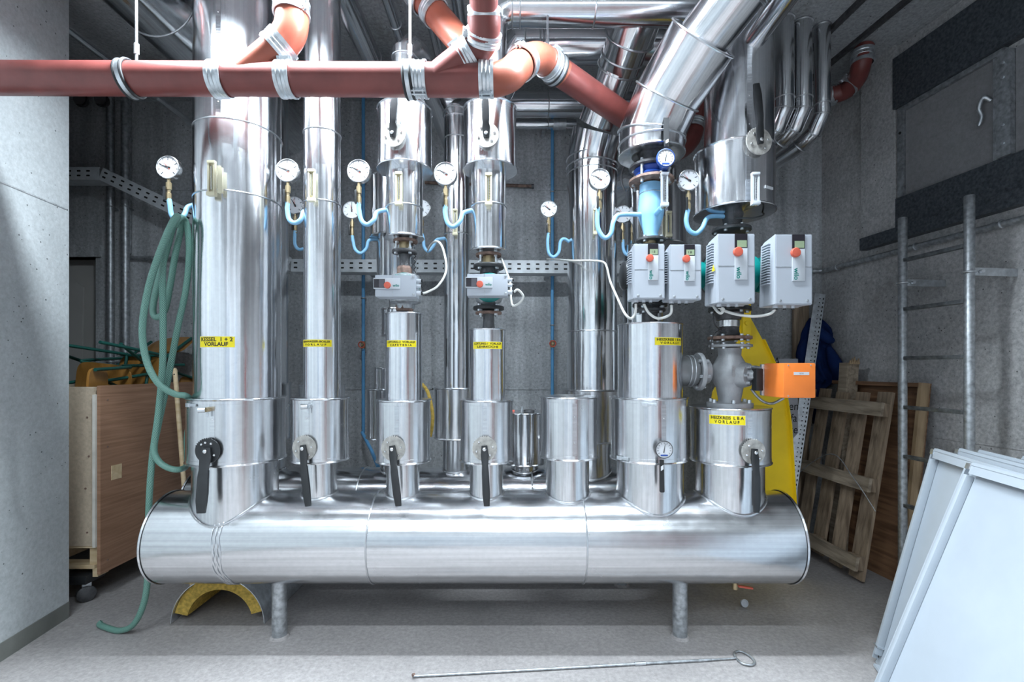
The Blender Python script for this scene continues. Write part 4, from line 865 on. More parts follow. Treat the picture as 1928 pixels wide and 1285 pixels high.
G().lathe([(0.05, 0), (0.075, 0.02), (0.078, 0.09), (0.06, 0.11)], (X4+0.005, 2.42, zf(545, 2.5)), (0, 1, 0), 32).build('motor', M['teal'], t)
G().lathe([(0.045, zf(578, 2.5)), (0.05, zf(574, 2.5)), (0.066, zf(568, 2.5)), (0.075, zf(556, 2.5)), (0.06, zf(520, 2.5)), (0.03, zf(515, 2.5))], (X4, 2.5, 0), (0, 0, 1), 32).build('pump_casing', M['galvd'], t)
fl(t, X4, 581, 0.080, 0.018, 'black'); fl(t, X4, 590, 0.068, 0.012, 'rust')
G().lathe([(0.033, zf(618, 2.5)), (0.028, zf(608, 2.5)), (0.028, zf(595, 2.5)), (0.032, zf(592, 2.5))], (X4, 2.5, 0), (0, 0, 1), 24).build('neck', M['steeld'], t)
G().tube(cr([(b.x+0.03, 2.36, c.z-h*0.30), P(975, 546, 2.36), P(985, 558, 2.37), P(979, 570, 2.38), P(966, 576, 2.4), P(962, 562, 2.42), P(961, 535, 2.44), P(952, 508, 2.47), P(944, 487, 2.5)], 8), 0.0058, 10).build('power_cable', M['cable'], t)
# ================================================================== TWIN PUMPS
def tallbox(t, fx0, fx1, y0, y1, Yf, Ybk, flare, knobf, nrib=14, warn=False):
    a, b = P(fx0, y1, Yf), P(fx1, y0, Yf); w, h = b.x-a.x, b.z-a.z; c = (a+b)/2
    Rg = []
    for yy, e0, e1, dz0, dz1 in ((Yf, 0.0, 0.0, 0.0, 0.0), (Yf+0.004, 0.003, 0.003, 0.003, 0.003), (Ybk-0.02, flare*0.4, flare*0.15, 0.0, -0.012), (Ybk, flare, flare*0.3, 0.004, -0.03)):
        Rg.append([Vector((a.x-e0*1.0, yy, a.z-dz0)), Vector((b.x+e1, yy, a.z-dz0)), Vector((b.x+e1*0.6, yy, b.z+dz1)), Vector((a.x-e0*0.5, yy, b.z+dz1))])
    bx = G().rings(Rg, True, True).build('control_box', M['silverbox'], t, False)
    bm = bmesh.new(); bm.from_mesh(bx.data); bmesh.ops.bevel(bm, geom=list(bm.edges), offset=0.003, segments=2, affect='EDGES'); bm.to_mesh(bx.data); bm.free()
    for k in range(nrib):
        z = b.z-h*0.1-k*h*0.62/nrib; G().box((a.x-0.005-flare*0.25*(k/nrib), (Yf+Ybk)/2+0.012, z), (0.012+flare*0.3, (Ybk-Yf)*0.55, h*0.016)).build('cooling_fin', M['silverbox'], t, False)
    lx = a.x+w*0.62
    G().box((lx, Yf-0.002, b.z-h*0.10), (w*0.34, 0.004, h*0.20)).build('display', M['screen'], t, False)
    G().box((lx+w*0.02, Yf-0.0045, b.z-h*0.145), (w*0.26, 0.001, h*0.10)).build('display_glass', M['lcd'], t, False)
    if not warn and nrib < 15: text('display_digits', '1.8', h*0.06, M['ink'], t, lambda x, y: Vector((lx+x, Yf-0.0055, b.z-h*0.145+y)))
    G().box((lx, Yf-0.0025, b.z-h*0.44), (w*0.34, 0.005, h*0.46), None, 0.0012).build('front_plate', M['platebox'], t)
    G().lathe([(h*0.068, 0), (h*0.068, 0.010), (h*0.06, 0.014), (h*0.02, 0.015)], (a.x+w*knobf, Yf-0.004, b.z-h*0.265), (0, -1, 0), 28).build('knob', M['redknob'], t)
    text('lettering', 'wilo', h*0.10, M['green_ink'], t, lambda x, y: Vector((lx-w*0.07+y, Yf-0.0056, b.z-h*0.57-x)), bold=0.0006)
    G().box((c.x, Yf-0.0003, b.z-h*0.465), (w*0.99, 0.0016, 0.0018)).build('lid_joint', M['galvd'], t, False)
    for fx in (0.13, 0.87): G().lathe([(0.006, 0), (0.006, 0.002), (0.004, 0.003)], (a.x+w*fx, Yf, a.z+h*0.05), (0, -1, 0), 12).build('screw', M['galvd'], t)
    gl = []
    for fx in (0.14, 0.40, 0.63):
        p0 = Vector((a.x+w*fx, Yf+0.045, a.z)); rr = 0.011 if fx < 0.3 else 0.008
        G().cyl(p0, p0-Vector((0, 0, 0.014)), rr, 12).build('cable_gland', M['platebox'], t); G().cyl(p0-Vector((0, 0, 0.014)), p0-Vector((0, 0, 0.020)), rr*0.9, 12).build('gland_nut', M['black'], t); gl.append(p0-Vector((0, 0, 0.018)))
    if warn:
        q = Vector((a.x-flare*0.5-0.001, (Yf+Ybk)/2-0.03, b.z-h*0.48))
        G().prism([(-0.016, -0.014), (0.016, -0.014), (0, 0.016)], q, (0, -1, 0), (0, 0, 1), 0.001).build('warning_sticker', M['yellow'], t, False)
    return gl
X6p = vp(1163, 1286, 2.5)[0]
tp = thing('twin_pump', 'smaller teal twin pump with two tall grey control boxes', 'pump', (X6p, 2.5, zf(605, 2.5)))
g1 = tallbox(tp, 1194, 1251, 460, 562, 2.24, 2.335, 0.010, 0.5)
g2 = tallbox(tp, 1262, 1320, 461, 564, 2.24, 2.335, 0.010, 0.5)
zm = zf(523, 2.48)
for x0, x1, nme in ((1169, 1240, 'motor'), (1248, 1318, 'motor')):
    a = (x0-CX)/F*2.47; b = (x1-CX)/F*2.47
    G().lathe([(0.045, 0), (0.063, 0.008), (0.068, 0.02), (0.068, (b-a)-0.01), (0.06, b-a)], (a, 2.43, zm), (1, 0, 0), 36).build(nme, M['teal'], tp)
    for k in range(3): G().cyl((a+0.02, 2.43-0.05*math.cos(0.5-k*0.5), zm+0.055*math.sin(0.7-k*0.7)), (a+0.005, 2.43-0.05*math.cos(0.5-k*0.5), zm+0.055*math.sin(0.7-k*0.7)), 0.006, 8).build('bolt', M['galv'], tp)
G().lathe([(0.03, 0), (0.062, 0.006), (0.072, 0.016), (0.072, 0.03)], ((1166-CX)/F*2.47-0.004, 2.43, zm), (1, 0, 0), 36).build('end_bell', M['black'], tp)
G().lathe([(0.05, zf(590, 2.5)), (0.06, zf(575, 2.5)), (0.09, zf(560, 2.5)), (0.09, zf(480, 2.5)), (0.05, zf(462, 2.5))], (X6p, 2.5, 0), (0, 0, 1), 36).build('pump_casing', M['steeld'], tp)
fl(tp, X6p+0.005, 453, 0.075, 0.014, 'steeld'); G().cyl((X6p, 2.5, zf(464, 2.5)), (X6p, 2.5, zf(454, 2.5)), 0.034, 20).build('brass_ring', M['brass'], tp)
fl(tp, X6p, 575, 0.088, 0.018, 'black'); fl(tp, X6p, 585, 0.078, 0.014, 'steeld')
G().cyl((X6p, 2.5, zf(607, 2.5)), (X6p, 2.5, zf(590, 2.5)), 0.040, 24).build('neck', M['steeld'], tp)
G().tube(cr([g1[0], P(1196, 590, 2.3), P(1188, 600, 2.3), P(1176, 590, 2.32), P(1162, 560, 2.5), P(1149, 530, 2.68), P(1143, 505, 2.76), P(1136, 494, 2.78), P(1115, 491, 2.80), P(1075, 491, 2.86), P(1050, 489, 3.2), P(1030, 488, 3.72)], 8), 0.0062, 10).build('power_cable', M['cable'], tp)
G().tube(cr([g1[1], P(1222, 590, 2.29), P(1240, 600, 2.29), P(1262, 592, 2.29), g2[0]], 8), 0.0062, 10).build('link_cable', M['cable'], tp)
X7v = R7['X']
tq = thing('twin_pump', 'larger teal twin pump with two tall grey control boxes', 'pump', (X7v, 2.5, zf(640, 2.5)))
g3 = tallbox(tq, 1352, 1421, 441, 570, 2.20, 2.315, 0.018, 0.52, 16, True)
g4 = tallbox(tq, 1460, 1529, 442, 573, 2.20, 2.315, 0.018, 0.52, 16)
zm = zf(520, 2.46)
for x0, x1 in ((1321, 1410), (1414, 1500)):
    a = (x0-CX)/F*2.48; b = (x1-CX)/F*2.48
    G().lathe([(0.06, 0), (0.085, 0.01), (0.092, 0.03), (0.092, (b-a)-0.01), (0.08, b-a)], (a, 2.43, zm), (1, 0, 0), 40).build('motor', M['teal'], tq)
G().torus(((1327-CX)/F*2.48, 2.43, zm), (1, 0, 0), 0.090, 0.010, 40).build('motor_ring', M['black'], tq)
G().lathe([(0.06, zf(588, 2.5)), (0.07, zf(575, 2.5)), (0.10, zf(560, 2.5)), (0.10, zf(470, 2.5)), (0.06, zf(450, 2.5))], (X7v, 2.5, 0), (0, 0, 1), 36).build('pump_casing', M['steeld'], tq)
fl(tq, X7v+0.01, 434, 0.095, 0.018, 'steeld', bolts=6); G().lathe([(0.05, zf(432, 2.5)), (0.045, zf(420, 2.5)), (0.055, zf(402, 2.5)), (0.06, zf(390, 2.5))], (X7v+0.015, 2.5, 0), (0, 0, 1), 28).build('upper_neck', M['steeld'], tq)
fl(tq, X7v, 583, 0.104, 0.022, 'black', bolts=6)
G().lathe([(0.06, zf(603, 2.5)), (0.062, zf(598, 2.5)), (0.075, zf(590, 2.5))], (X7v-0.005, 2.5, 0), (0, 0, 1), 28).build('lower_neck', M['steeld'], tq)
G().cyl((X7v-0.005, 2.5, zf(616, 2.5)), (X7v-0.005, 2.5, zf(604, 2.5)), 0.046, 28).build('bright_ring', M['chrome'], tq)
G().lathe([(0.058, zf(632, 2.5)), (0.050, zf(625, 2.5)), (0.050, zf(617, 2.5))], (X7v-0.005, 2.5, 0), (0, 0, 1), 28).build('black_sleeve', M['steeld'], tq)
fl(tq, X7v, 637, 0.108, 0.016, 'rust', bolts=6)
G().tube(cr([g3[0], P(1362, 582, 2.26), P(1358, 590, 2.26), P(1350, 586, 2.28), P(1340, 572, 2.32)], 8), 0.0065, 10).build('power_cable', M['cable'], tq)
G().tube(cr([P(1357, 583, 2.27), P(1385, 592, 2.27), P(1420, 596, 2.26), P(1448, 592, 2.26), g4[0]], 8), 0.0065, 10).build('link_cable', M['cable'], tq)
G().tube(cr([P(1342, 590, 2.4), P(1345, 610, 2.4), P(1356, 622, 2.42)], 6), 0.003, 6).build('sensor_wire', M['black'], tq)
G().tube(cr([P(1368, 626, 2.38), P(1350, 624, 2.38), P(1340, 640, 2.38), P(1338, 660, 2.4)], 6), 0.0025, 6).build('sensor_wire', M['black'], tq)
G().tube(cr([P(1385, 411, 2.4), P(1420, 410, 2.36), P(1438, 404, 2.4), P(1432, 398, 2.5)], 6), 0.004, 6).build('sensor_wire', M['black'], tq)
# blue butterfly valve and cone below the mitred pipe
t = thing('butterfly_valve', 'deep blue butterfly valve between dark flanges under the mitred pipe', 'valve', (X6, 2.5, zf(345, 2.5)))
fl(t, X6, 316, 0.112, 0.016, 'steeld', bolts=6); G().lathe([(0.07, zf(316, 2.5)), (0.06, zf(300, 2.5)), (0.07, zf(288, 2.5))], (X6, 2.5, 0), (0, 0, 1), 28).build('neck', M['steeld'], t)
G().lathe([(0.085, zf(337, 2.5)), (0.09, zf(334, 2.5)), (0.075, zf(328, 2.5)), (0.09, zf(322, 2.5)), (0.085, zf(319, 2.5))], (X6, 2.5, 0), (0, 0, 1), 32).build('blue_body', M['blued'], t)
G().cyl((X6+0.04, 2.42, zf(326, 2.5)), P(1250, 302, 2.285), 0.022, 16).build('blue_neck', M['blued'], t)
fl(t, X6, 342, 0.114, 0.016, 'rust', bolts=6)
for k in range(4):
    a = math.pi/4+k*math.pi/2; G().cyl((X6+0.095*math.cos(a), 2.5+0.095*math.sin(a), zf(352, 2.5)), (X6+0.095*math.cos(a), 2.5+0.095*math.sin(a), zf(308, 2.5)), 0.008, 8).build('tie_bolt', M['galv'], t)
t = thing('reducer_cone', 'light blue painted cone above the smaller twin pump', 'pipe', (X6, 2.5, zf(450, 2.5)))
G().lathe([(0.040, zf(450, 2.5)), (0.036, zf(440, 2.5)), (0.062, zf(410, 2.5)), (0.066, zf(400, 2.5)), (0.058, zf(366, 2.5)), (0.056, zf(348, 2.5))], (X6-0.003, 2.5, 0), (0, 0, 1), 36).build('cone', M['blue'], t)
G().cyl((X6+0.01, 2.46, zf(404, 2.46)), P(1246, 391, 2.36), 0.014, 12).build('sensor_pocket', M['blue'], t)
G().torus((X6-0.003, 2.5, zf(367, 2.5)), (0, 0.05, 1), 0.0585, 0.002).build('binding_wire', M['chrome'], t)
# three-way valve with orange actuator
t = thing('three_way_valve', 'grey cast three-way valve standing on the rightmost riser', 'valve', (X7v, 2.5, R7['z1']))
fl(t, X7v+0.004, 652, 0.106, 0.014, 'castal', bolts=6)
zc = zf(706, 2.5)
G().lathe([(0.060, R7['z1']), (0.055, zf(752, 2.5)), (0.066, zf(730, 2.5)), (0.088, zf(715, 2.5)), (0.095, zc), (0.085, zf(690, 2.5)), (0.055, zf(670, 2.5)), (0.058, zf(656, 2.5))], (X7v, 2.5, 0), (0, 0, 1), 40).build('body', M['castal'], t)
G().lathe([(0.11, 0), (0.112, 0.006), (0.112, 0.02), (0.105, 0.022)], (X7v, 2.5, R7['z1']-0.002), (0, 0, 1), 40).build('base_flange', M['castal'], t)
for k in range(6):
    a = 0.3+k*math.pi/3; G().cyl((X7v+0.095*math.cos(a), 2.5+0.095*math.sin(a), R7['z1']+0.018), (X7v+0.095*math.cos(a), 2.5+0.095*math.sin(a), R7['z1']+0.036), 0.010, 6).build('bolt', M['galv'], t)
xl = (1284-CX)/F*2.5
G().lathe([(0.075, 0), (0.078, 0.08), (0.072, 0.1)], (xl-0.03, 2.5, zc+0.02), (1, 0, -0.03), 40).build('side_pipe', M['pipegrey'], t)
for k in (0.055, 0.075): G().torus((xl-0.03+k, 2.5, zc+0.019), (1, 0, -0.03), 0.079, 0.004).build('pipe_ring', M['galvd'], t)
G().lathe([(0.095, 0), (0.098, 0.005), (0.098, 0.02), (0.07, 0.024), (0.06, 0.06)], (xl+0.075, 2.5, zc+0.016), (1, 0, 0), 40).build('side_flange', M['castal'], t)
for k in range(6):
    a = k*math.pi/3+0.3; G().cyl((xl+0.062, 2.5+0.080*math.cos(a), zc+0.016+0.080*math.sin(a)), (xl+0.115, 2.5+0.080*math.cos(a), zc+0.016+0.080*math.sin(a)), 0.009, 6).build('bolt', M['galvd'], t)
bd = Vector((0.62, -0.78, 0)).normalized(); b0 = Vector((X7v, 2.5, zc))
G().lathe([(0.075, 0.04), (0.062, 0.085), (0.058, 0.10), (0.030, 0.104), (0.022, 0.13)], b0, bd, 36).build('bonnet', M['castal'], t)
for k in range(6):
    a = k*math.pi/3; s = bd.cross(Vector((0, 0, 1))); G().cyl(b0+bd*0.10+(s*math.cos(a)+Vector((0, 0, 1))*math.sin(a))*0.046, b0+bd*0.118+(s*math.cos(a)+Vector((0, 0, 1))*math.sin(a))*0.046, 0.008, 6).build('bolt', M['galv'], t)
text('casting_mark', 'DN65', 0.022, M['castal'], t, lambda x, y: Vector((X7v-0.022+y*0.9, 2.5-0.094, zc+0.02-x)), bold=0.001)
ac = thing('valve_actuator', 'bright orange actuator box with white tag on the three-way valve', 'actuator', P(1490, 720, 2.28))
a0, a1 = P(1475, 750, 2.2), P(1536, 684, 2.2)
G().box(((a0.x+a1.x)/2, 2.285, (a0.z+a1.z)/2), (a1.x-a0.x, 0.17, a1.z-a0.z), None, 0.006).build('cover', M['orange'], ac)
G().box(((a0.x+a1.x)/2-0.008, 2.382, (a0.z+a1.z)/2-0.001), (a1.x-a0.x+0.004, 0.022, a1.z-a0.z-0.006), None, 0.004).build('base_plate', M['galv'], ac)
G().box((a0.x+0.082, 2.1995, a1.z-0.048), (0.070, 0.001, 0.014)).build('white_tag', M['white'], ac, False)
text('tag_lettering', '32Y1', 0.010, M['ink'], ac, lambda x, y: Vector((a0.x+0.082+x, 2.1988, a1.z-0.048+y)))
for fx, fz in ((0.15, 0.93), (0.85, 0.93), (0.15, 0.06)): G().lathe([(0.004, 0), (0.003, 0.002)], (a0.x+fx*0.147, 2.2, a0.z+fz*0.16), (0, -1, 0), 10).build('screw', M['chrome'], ac)
mz = (a0.z+a1.z)/2
for dz in (0.055, -0.055): G().cyl(b0+bd*0.10+Vector((0.03, 0, dz*0.7)), Vector((a0.x-0.005, 2.385, mz+dz)), 0.009, 10).build('yoke_rod', M['galv'], ac)
G().cyl(b0+bd*0.12, Vector((a0.x-0.004, 2.385, mz)), 0.010, 12).build('spindle', M['steeld'], ac)
G().box((a0.x-0.025, 2.385, mz), (0.035, 0.05, 0.11), None, 0.006).build('coupling', M['black'], ac)
G().tube(cr([P(1415, 733, 2.42), P(1424, 745, 2.42), P(1438, 757, 2.42), P(1455, 760, 2.42), P(1476, 750, 2.40)], 8), 0.0065, 10).build('cable', M['galvd'], ac)
# ================================================================== CABLE TRAY and wall pipes
ty = 3.74
tr = thing('cable_tray', 'slotted galvanised cable tray running along the back wall', 'cable tray', P(560, 500, ty))
def traypart(a, b, hh, name):
    a = Vector(a); b = Vector(b); ex = (b-a).normalized(); L = (b-a).length; ez = Vector((0, 1, 0)); ey = ez.cross(ex).normalized()*-1
    if ey.z < 0: ey = -ey
    o = G().prism([(0, -hh/2), (L, -hh/2), (L, hh/2), (0, hh/2)], a, ex, ey, 0.003).prism([(0, -hh/2), (L, -hh/2), (L, -hh/2+0.003), (0, -hh/2+0.003)], a+Vector((0, 0.12, 0)), ex, ey, 0.12).prism([(0, hh/2-0.004), (L, hh/2-0.004), (L, hh/2), (0, hh/2)], a+Vector((0, 0.012, 0)), ex, ey, 0.012)
    q = o.build(name, M['tray'], tr, False)
    g = G(); k = 0; st = 0.072; n = int(L/st)
    for i in range(n):
        for r in (-0.17, 0.20):
            c = a+ex*(st*(i+0.5))+ey*hh*r-Vector((0, 0.0036, 0)); w, h2 = 0.014, 0.0065
            g.prism([(-w, -h2*0.6), (-w*0.8, -h2), (w*0.8, -h2), (w, -h2*0.6), (w, h2*0.6), (w*0.8, h2), (-w*0.8, h2), (-w, h2*0.6)], c, ex, ey, -0.0012)
    g.build('slots', M['ink'], q, False, kind='stuff')
traypart(P(548, 500, ty), P(1255, 504, ty), 0.098, 'straight_length')
traypart(P(190, 327, ty), P(545, 497, ty), 0.098, 'sloping_length')
traypart(P(70, 327, ty), P(187, 327, ty), 0.098, 'short_length')
for px, py in ((700, 500), (1030, 502)): G().box(P(px, py, 3.88)+Vector((0, 0, -0.06)), (0.04, 0.26, 0.04)).build('bracket', M['galv'], tr, False)
def vpipe(name, label, cat, px, y0, y1, Y, r, mat, extra=()):
    a, b = P(px, y0, Y), P(px, y1, Y); b.x = a.x; a.z = min(a.z, CE); b.z = max(b.z, 0)
    t = thing(name, label, cat, b); G().tube([a, b]+[P(*e) for e in extra], r, 14).build('pipe', M[mat], t)
    for k in (0.25, 0.6): q = a+(b-a)*k; G().torus(q, (0, 0, 1), r+0.003, 0.005, 20).box(q+Vector((0, (4.0-Y)/2, 0)), (0.012, 4.0-Y, 0.012)).build('clip', M['galvd'], t)
    return t
vpipe('wall_pipe', 'grey vertical pipe on the back wall nearest the doorway', 'pipe', 208, 170, 1020, 3.92, 0.026, 'galvd')
vpipe('wall_pipe', 'grey vertical pipe on the back wall left of the hose', 'pipe', 236, 170, 1020, 3.92, 0.030, 'galvd')
vpipe('conduit', 'thin steel conduit tight beside the grey wall pipe', 'conduit', 244, 190, 478, 3.97, 0.014, 'galvd')
t = thing('conduit', 'thin steel conduit running level behind the hose', 'conduit', P(242, 487, 3.97)); G().cyl(P(242, 486, 3.97), P(420, 488, 3.97), 0.014, 12).build('pipe', M['galvd'], t); G().lathe([(0.02, -0.015), (0.02, 0.015)], P(285, 487, 3.97), (1, 0, 0), 12).build('coupling', M['galvd'], t)
t = thing('conduit', 'thin dark conduit on the wall behind the right gauge', 'conduit', P(980, 351, 3.97)); G().cyl(P(800, 344, 3.97), P(1005, 351, 3.97), 0.013, 12).build('pipe', M['rust'], t); G().lathe([(0.018, 0), (0.018, 0.02)], P(1005, 351, 3.97), (-1, 0, 0), 12).build('end_cap', M['steeld'], t)
for px, lab, yv, ex in ((684, 'blue thin pipe down the wall left of the left small pump', 650, [(682, 815, 3.9), (700, 850, 3.7), (712, 880, 3.45)]), (1040, 'blue thin pipe down the wall left of the wide polished riser', 648, [])):
    t = vpipe('wall_pipe', lab, 'pipe', px, 170, 815 if ex else 900, 3.93, 0.0135, 'bluem', ex)
    c = P(px, yv, 3.93)
    G().torus(c+Vector((0, -0.045, 0)), (0, 1, 0.2), 0.024, 0.005, 18).build('valve_wheel', M['redknob'], t)
    G().cyl(c, c+Vector((0, -0.045, 0)), 0.009, 8).build('valve_stem', M['brass'], t)
    G().lathe([(0.018, -0.03), (0.018, 0.03)], c, (0, 0, 1), 10).build('valve_body', M['brass'], t)
for i, px in enumerate((153, 192)):
    o = thing('wall_stub', 'dark pipe stub at the top of the back wall, ' + ('left of two' if i == 0 else 'right of two'), 'pipe', P(px, 186, 3.99))
    G().cyl(P(px, 189, 4.0), P(px, 189, 3.86), 0.05, 24).build('stub', M['rubber'], o); G().torus(P(px, 189, 3.86), (0, 1, 0), 0.046, 0.008, 24).build('rim', M['rubber'], o)
# conduit on the right wall
t = thing('conduit', 'steel conduit running along the right wall behind the ladder', 'conduit', RW(0.5, 2.185, 0.03))
G().tube([(2.30, 3.97, 2.19), (2.50, 3.97, 2.19), RW(0.06, 2.187, 0.03), RW(0.5, 2.185, 0.03), RW(2.2, 2.18, 0.03)], 0.019, 14).build('pipe', M['galvd'], t)
for s in (0.2, 0.85, 1.35): G().torus(RW(s, 2.185, 0.03), EV, 0.021, 0.005, 18).build('clip', M['galv'], t)
# ================================================================== LADDER
ld = thing('ladder', 'galvanised steel ladder with flat rungs fixed to the right wall', 'ladder', (2.42, 2.78, 0))
Lf, Ln = Vector((2.397, 2.97, 0)), Vector((2.446, 2.588, 0))
for q in (Lf, Ln):
    G().lathe([(0.0235, 0), (0.0235, 2.312), (0.021, 2.316)], q, (0, 0, 1), 20).build('stile', M['galvd'], ld)
for k in range(7):
    z = 0.252+0.3*k; G().box((Lf+Ln)/2+Vector((0, 0, z)), (0.030, (Ln-Lf).length-0.03, 0.022), Matrix.Rotation(math.atan2(0.049, 0.382), 3, 'Z'), 0.003).build('rung', M['rung'], ld)
for q, z in ((Lf, zf(532, 2.95)), (Ln, zf(511, 2.57))):
    s = (q-CO).dot(EV); w = CO+EV*s
    G().torus(q+Vector((0, 0, z)), (0, 0, 1), 0.027, 0.006, 24).build('band', M['galv'], ld)
    m = (q+w)/2; d = (w-q); G().box(m+Vector((0, -0.01, z)), (d.length, 0.008, 0.042), Matrix.Rotation(math.atan2(d.y, d.x), 3, 'Z')).build('wall_bracket', M['galv'], ld, False)
    G().cyl(q+Vector((0.05, -0.012, z)), q+Vector((0.05, -0.028, z)), 0.010, 6).build('bolt', M['galv'], ld)
# ================================================================== PALLET, BOARDS
pb = Vector((2.245, 3.10, 0)); pw = Vector((-0.06, 0.998, 0)).normalized(); pu = Vector((0.20, 0.0, 1.235)).normalized(); pn = Vector((-1, -0.06, 0.16)).normalized()
pa = thing('wooden_pallet', 'weathered wooden pallet leaning upright against the right wall', 'pallet', pb)
for k, wv in enumerate((0.0, 0.19, 0.375, 0.56, 0.73)):
    wv2 = 0.115-0.01*(k % 2); G().box(pb+pw*(wv+0.055)+pu*0.635+pn*0.0, (0.02, wv2, 1.23-0.02*(k % 3)), Matrix((-pn, pw, pu)).transposed()).build('slat', M['pallet'], pa, False)
for k, uv in enumerate((0.13, 0.64, 1.13)):
    G().box(pb+pw*0.40+pu*uv+pn*0.075, (0.022, 0.84, 0.09), Matrix((-pn, pw, pu)).transposed()).build('cross_board', M['palletx'], pa, False)
    for wv in (0.05, 0.40, 0.76): G().box(pb+pw*wv+pu*uv+pn*0.037, (0.052, 0.10, 0.085), Matrix((-pn, pw, pu)).transposed()).build('block', M['pallet'], pa, False)
G().tube(cr([pb+pw*0.75+pu*0.3+pn*0.10, pb+pw*0.62+pu*0.55+pn*0.12, pb+pw*0.3+pu*0.78+pn*0.12, pb+pw*0.05+pu*0.66+pn*0.13, pb-pw*0.12+pu*0.5+pn*0.10], 8), 0.003, 6).build('loose_strap', M['galvd'], pa)
po = thing('wooden_post', 'split grey wooden post standing behind the pallet', 'post', (2.40, 3.52, 0))
g = G().box((2.43, 3.55, 0.72), (0.085, 0.085, 1.42), Matrix.Rotation(0.06, 3, 'Y')); g.build('post', M['palletx'], po, False)
for k in range(5): G().prism([(-0.008, 0), (0.008, 0), (0.002, 0.03+0.012*(k % 3))], (2.44+0.015*k, 3.50, 1.42), (1, 0, 0), (0, 0, 1), 0.012).build('splinter', M['plyedge'], po, False)
bb = thing('plywood_board', 'brown plywood board with pale edge leaning behind pallet and ladder', 'board', (2.5, 3.4, 0))
o = Vector((2.50, 3.04, 0.0)); bw = Vector((-0.12, 0.99, 0)).normalized(); bu = Vector((0.11, -0.02, 1.29)).normalized(); bn = bw.cross(bu).normalized()
if bn.x > 0: bn = -bn
Mb = Matrix((-bn, bw, bu)).transposed()
G().box(o+bw*0.36+bu*0.65, (0.018, 0.72, 1.30), Mb).build('sheet', M['ply'], bb, False)
G().box(o+bw*0.012+bu*0.65+bn*0.03, (0.06, 0.024, 1.30), Mb).build('side_rim', M['plyedge'], bb, False)
G().box(o+bw*0.37+bu*1.285+bn*0.03, (0.06, 0.70, 0.026), Mb).build('top_rim', M['ply'], bb, False)
pk = thing('plank', 'dark brown plank standing against the back wall right of the pumps', 'plank', P(1508, 900, 3.9)); pk.location.z = 0; WL[pk.name] = pk.location.copy()
a, b = P(1494, 572, 3.94), P(1522, 572, 3.94)
G().box(((a.x+b.x)/2, 3.945, a.z/2), (b.x-a.x, 0.03, a.z)).build('board', M['pallet'], pk, False)
# ================================================================== perforated angle, yellow frame, sign sheet, jacket
an = thing('slotted_angle', 'perforated steel angle leaning in the right corner', 'angle bar', (1.93, 3.45, 0))
a, b = Vector((1.93, 3.45, 0)), Vector((2.435, 3.80, 1.975)); ex = (b-a).normalized(); L = (b-a).length
e1 = Vector((0.93, -0.25, 0)); e1 = (e1-ex*e1.dot(ex)).normalized(); e2 = ex.cross(e1).normalized()
if e2.y < 0: e2 = -e2
G().prism([(0, -0.05), (L, -0.05), (L, 0.025), (0, 0.025)], a, ex, e1, 0.003).build('wide_leg', M['galv'], an, False)
G().prism([(0, 0), (L, 0), (L, 0.05), (0, 0.05)], a+e1*0.025, ex, e2, 0.003).build('narrow_leg', M['galv'], an, False)
ff = e1.cross(ex).normalized()
if ff.y > 0: ff = -ff
g = G()
for k in range(int(L/0.034)):
    for v in (-0.012, 0.012):
        c = a+ex*(0.02+0.034*k)+e1*v+ff*0.0012; hh = 0.008 if v > 0 else 0.004
        g.prism([(-hh, -0.0035), (hh, -0.0035), (hh, 0.0035), (-hh, 0.0035)], c+ff*0.003, ex, e1, 0.0006)
g.build('holes', M['ink'], an, False, kind='stuff')
yd = 3.25
yf = thing('yellow_stand', 'tall tapering yellow steel stand rising behind the orange actuator', 'stand', P(1410, 1080, yd)); yf.location.z = 0; WL[yf.name] = yf.location.copy()
def P2(x, y): q = P(x, y, yd); return (q.x, q.z)
ol = [P2(1395, 600), P2(1411, 598), P2(1434, 640), P2(1456, 688), P2(1477, 752), P2(1484, 800), P2(1493, 950), P2(1497, 1083), P2(1325, 1083), P2(1334, 780), P2(1341, 738), P2(1368, 690), P2(1388, 640)]
G().prism(ol, (0, yd, 0), (1, 0, 0), (0, 0, 1), 0.012).build('plate', M['yellowp'], yf, False)
a, b = P(1400, 552, yd), P(1400, 640, yd)
G().box((a.x+0.005, yd-0.015, (a.z+b.z)/2), (0.055, 0.05, a.z-b.z), None, 0.006).build('top_post', M['yellowp'], yf)
G().cyl((a.x, yd-0.04, zf(610, yd)), (a.x, yd-0.055, zf(610, yd)), 0.014, 8).build('bolt', M['yellowp'], yf)
for i in range(2, 7):
    p, q = Vector((ol[i][0], yd-0.02, ol[i][1])), Vector((ol[i+1][0], yd-0.02, ol[i+1][1])); d = q-p
    G().box((p+q)/2, (0.004, 0.05, d.length), Matrix.Rotation(math.atan2(d.x, d.z), 3, 'Y')).build('edge_flange', M['yellowp'], yf, False)
ps = thing('cardboard_sign', 'grey cardboard sheet with handwriting behind the yellow stand', 'sign', P(1485, 1010, 3.6)); ps.location.z = 0; WL[ps.name] = ps.location.copy()
a, b = P(1445, 1000, 3.62), P(1502, 676, 3.62)
G().box(((a.x+b.x)/2, 3.62, b.z/2), (b.x-a.x, 0.006, b.z), None).build('sheet', M['paper'], ps, False)
for s, px, py in (('en', 1494, 766), ('fa', 1494, 788), ('lte', 1492, 810), ('A', 1462, 682)):
    text('handwriting', s, 0.085, M['ink'], ps, lambda x, y, px=px, py=py: P(px, py, 3.616)+Vector((x*0.9, -0.0008, y)), shear=0.1)
jk = thing('work_jacket', 'dark blue work jacket hanging crumpled in the right corner', 'jacket', P(1550, 740, 3.84))
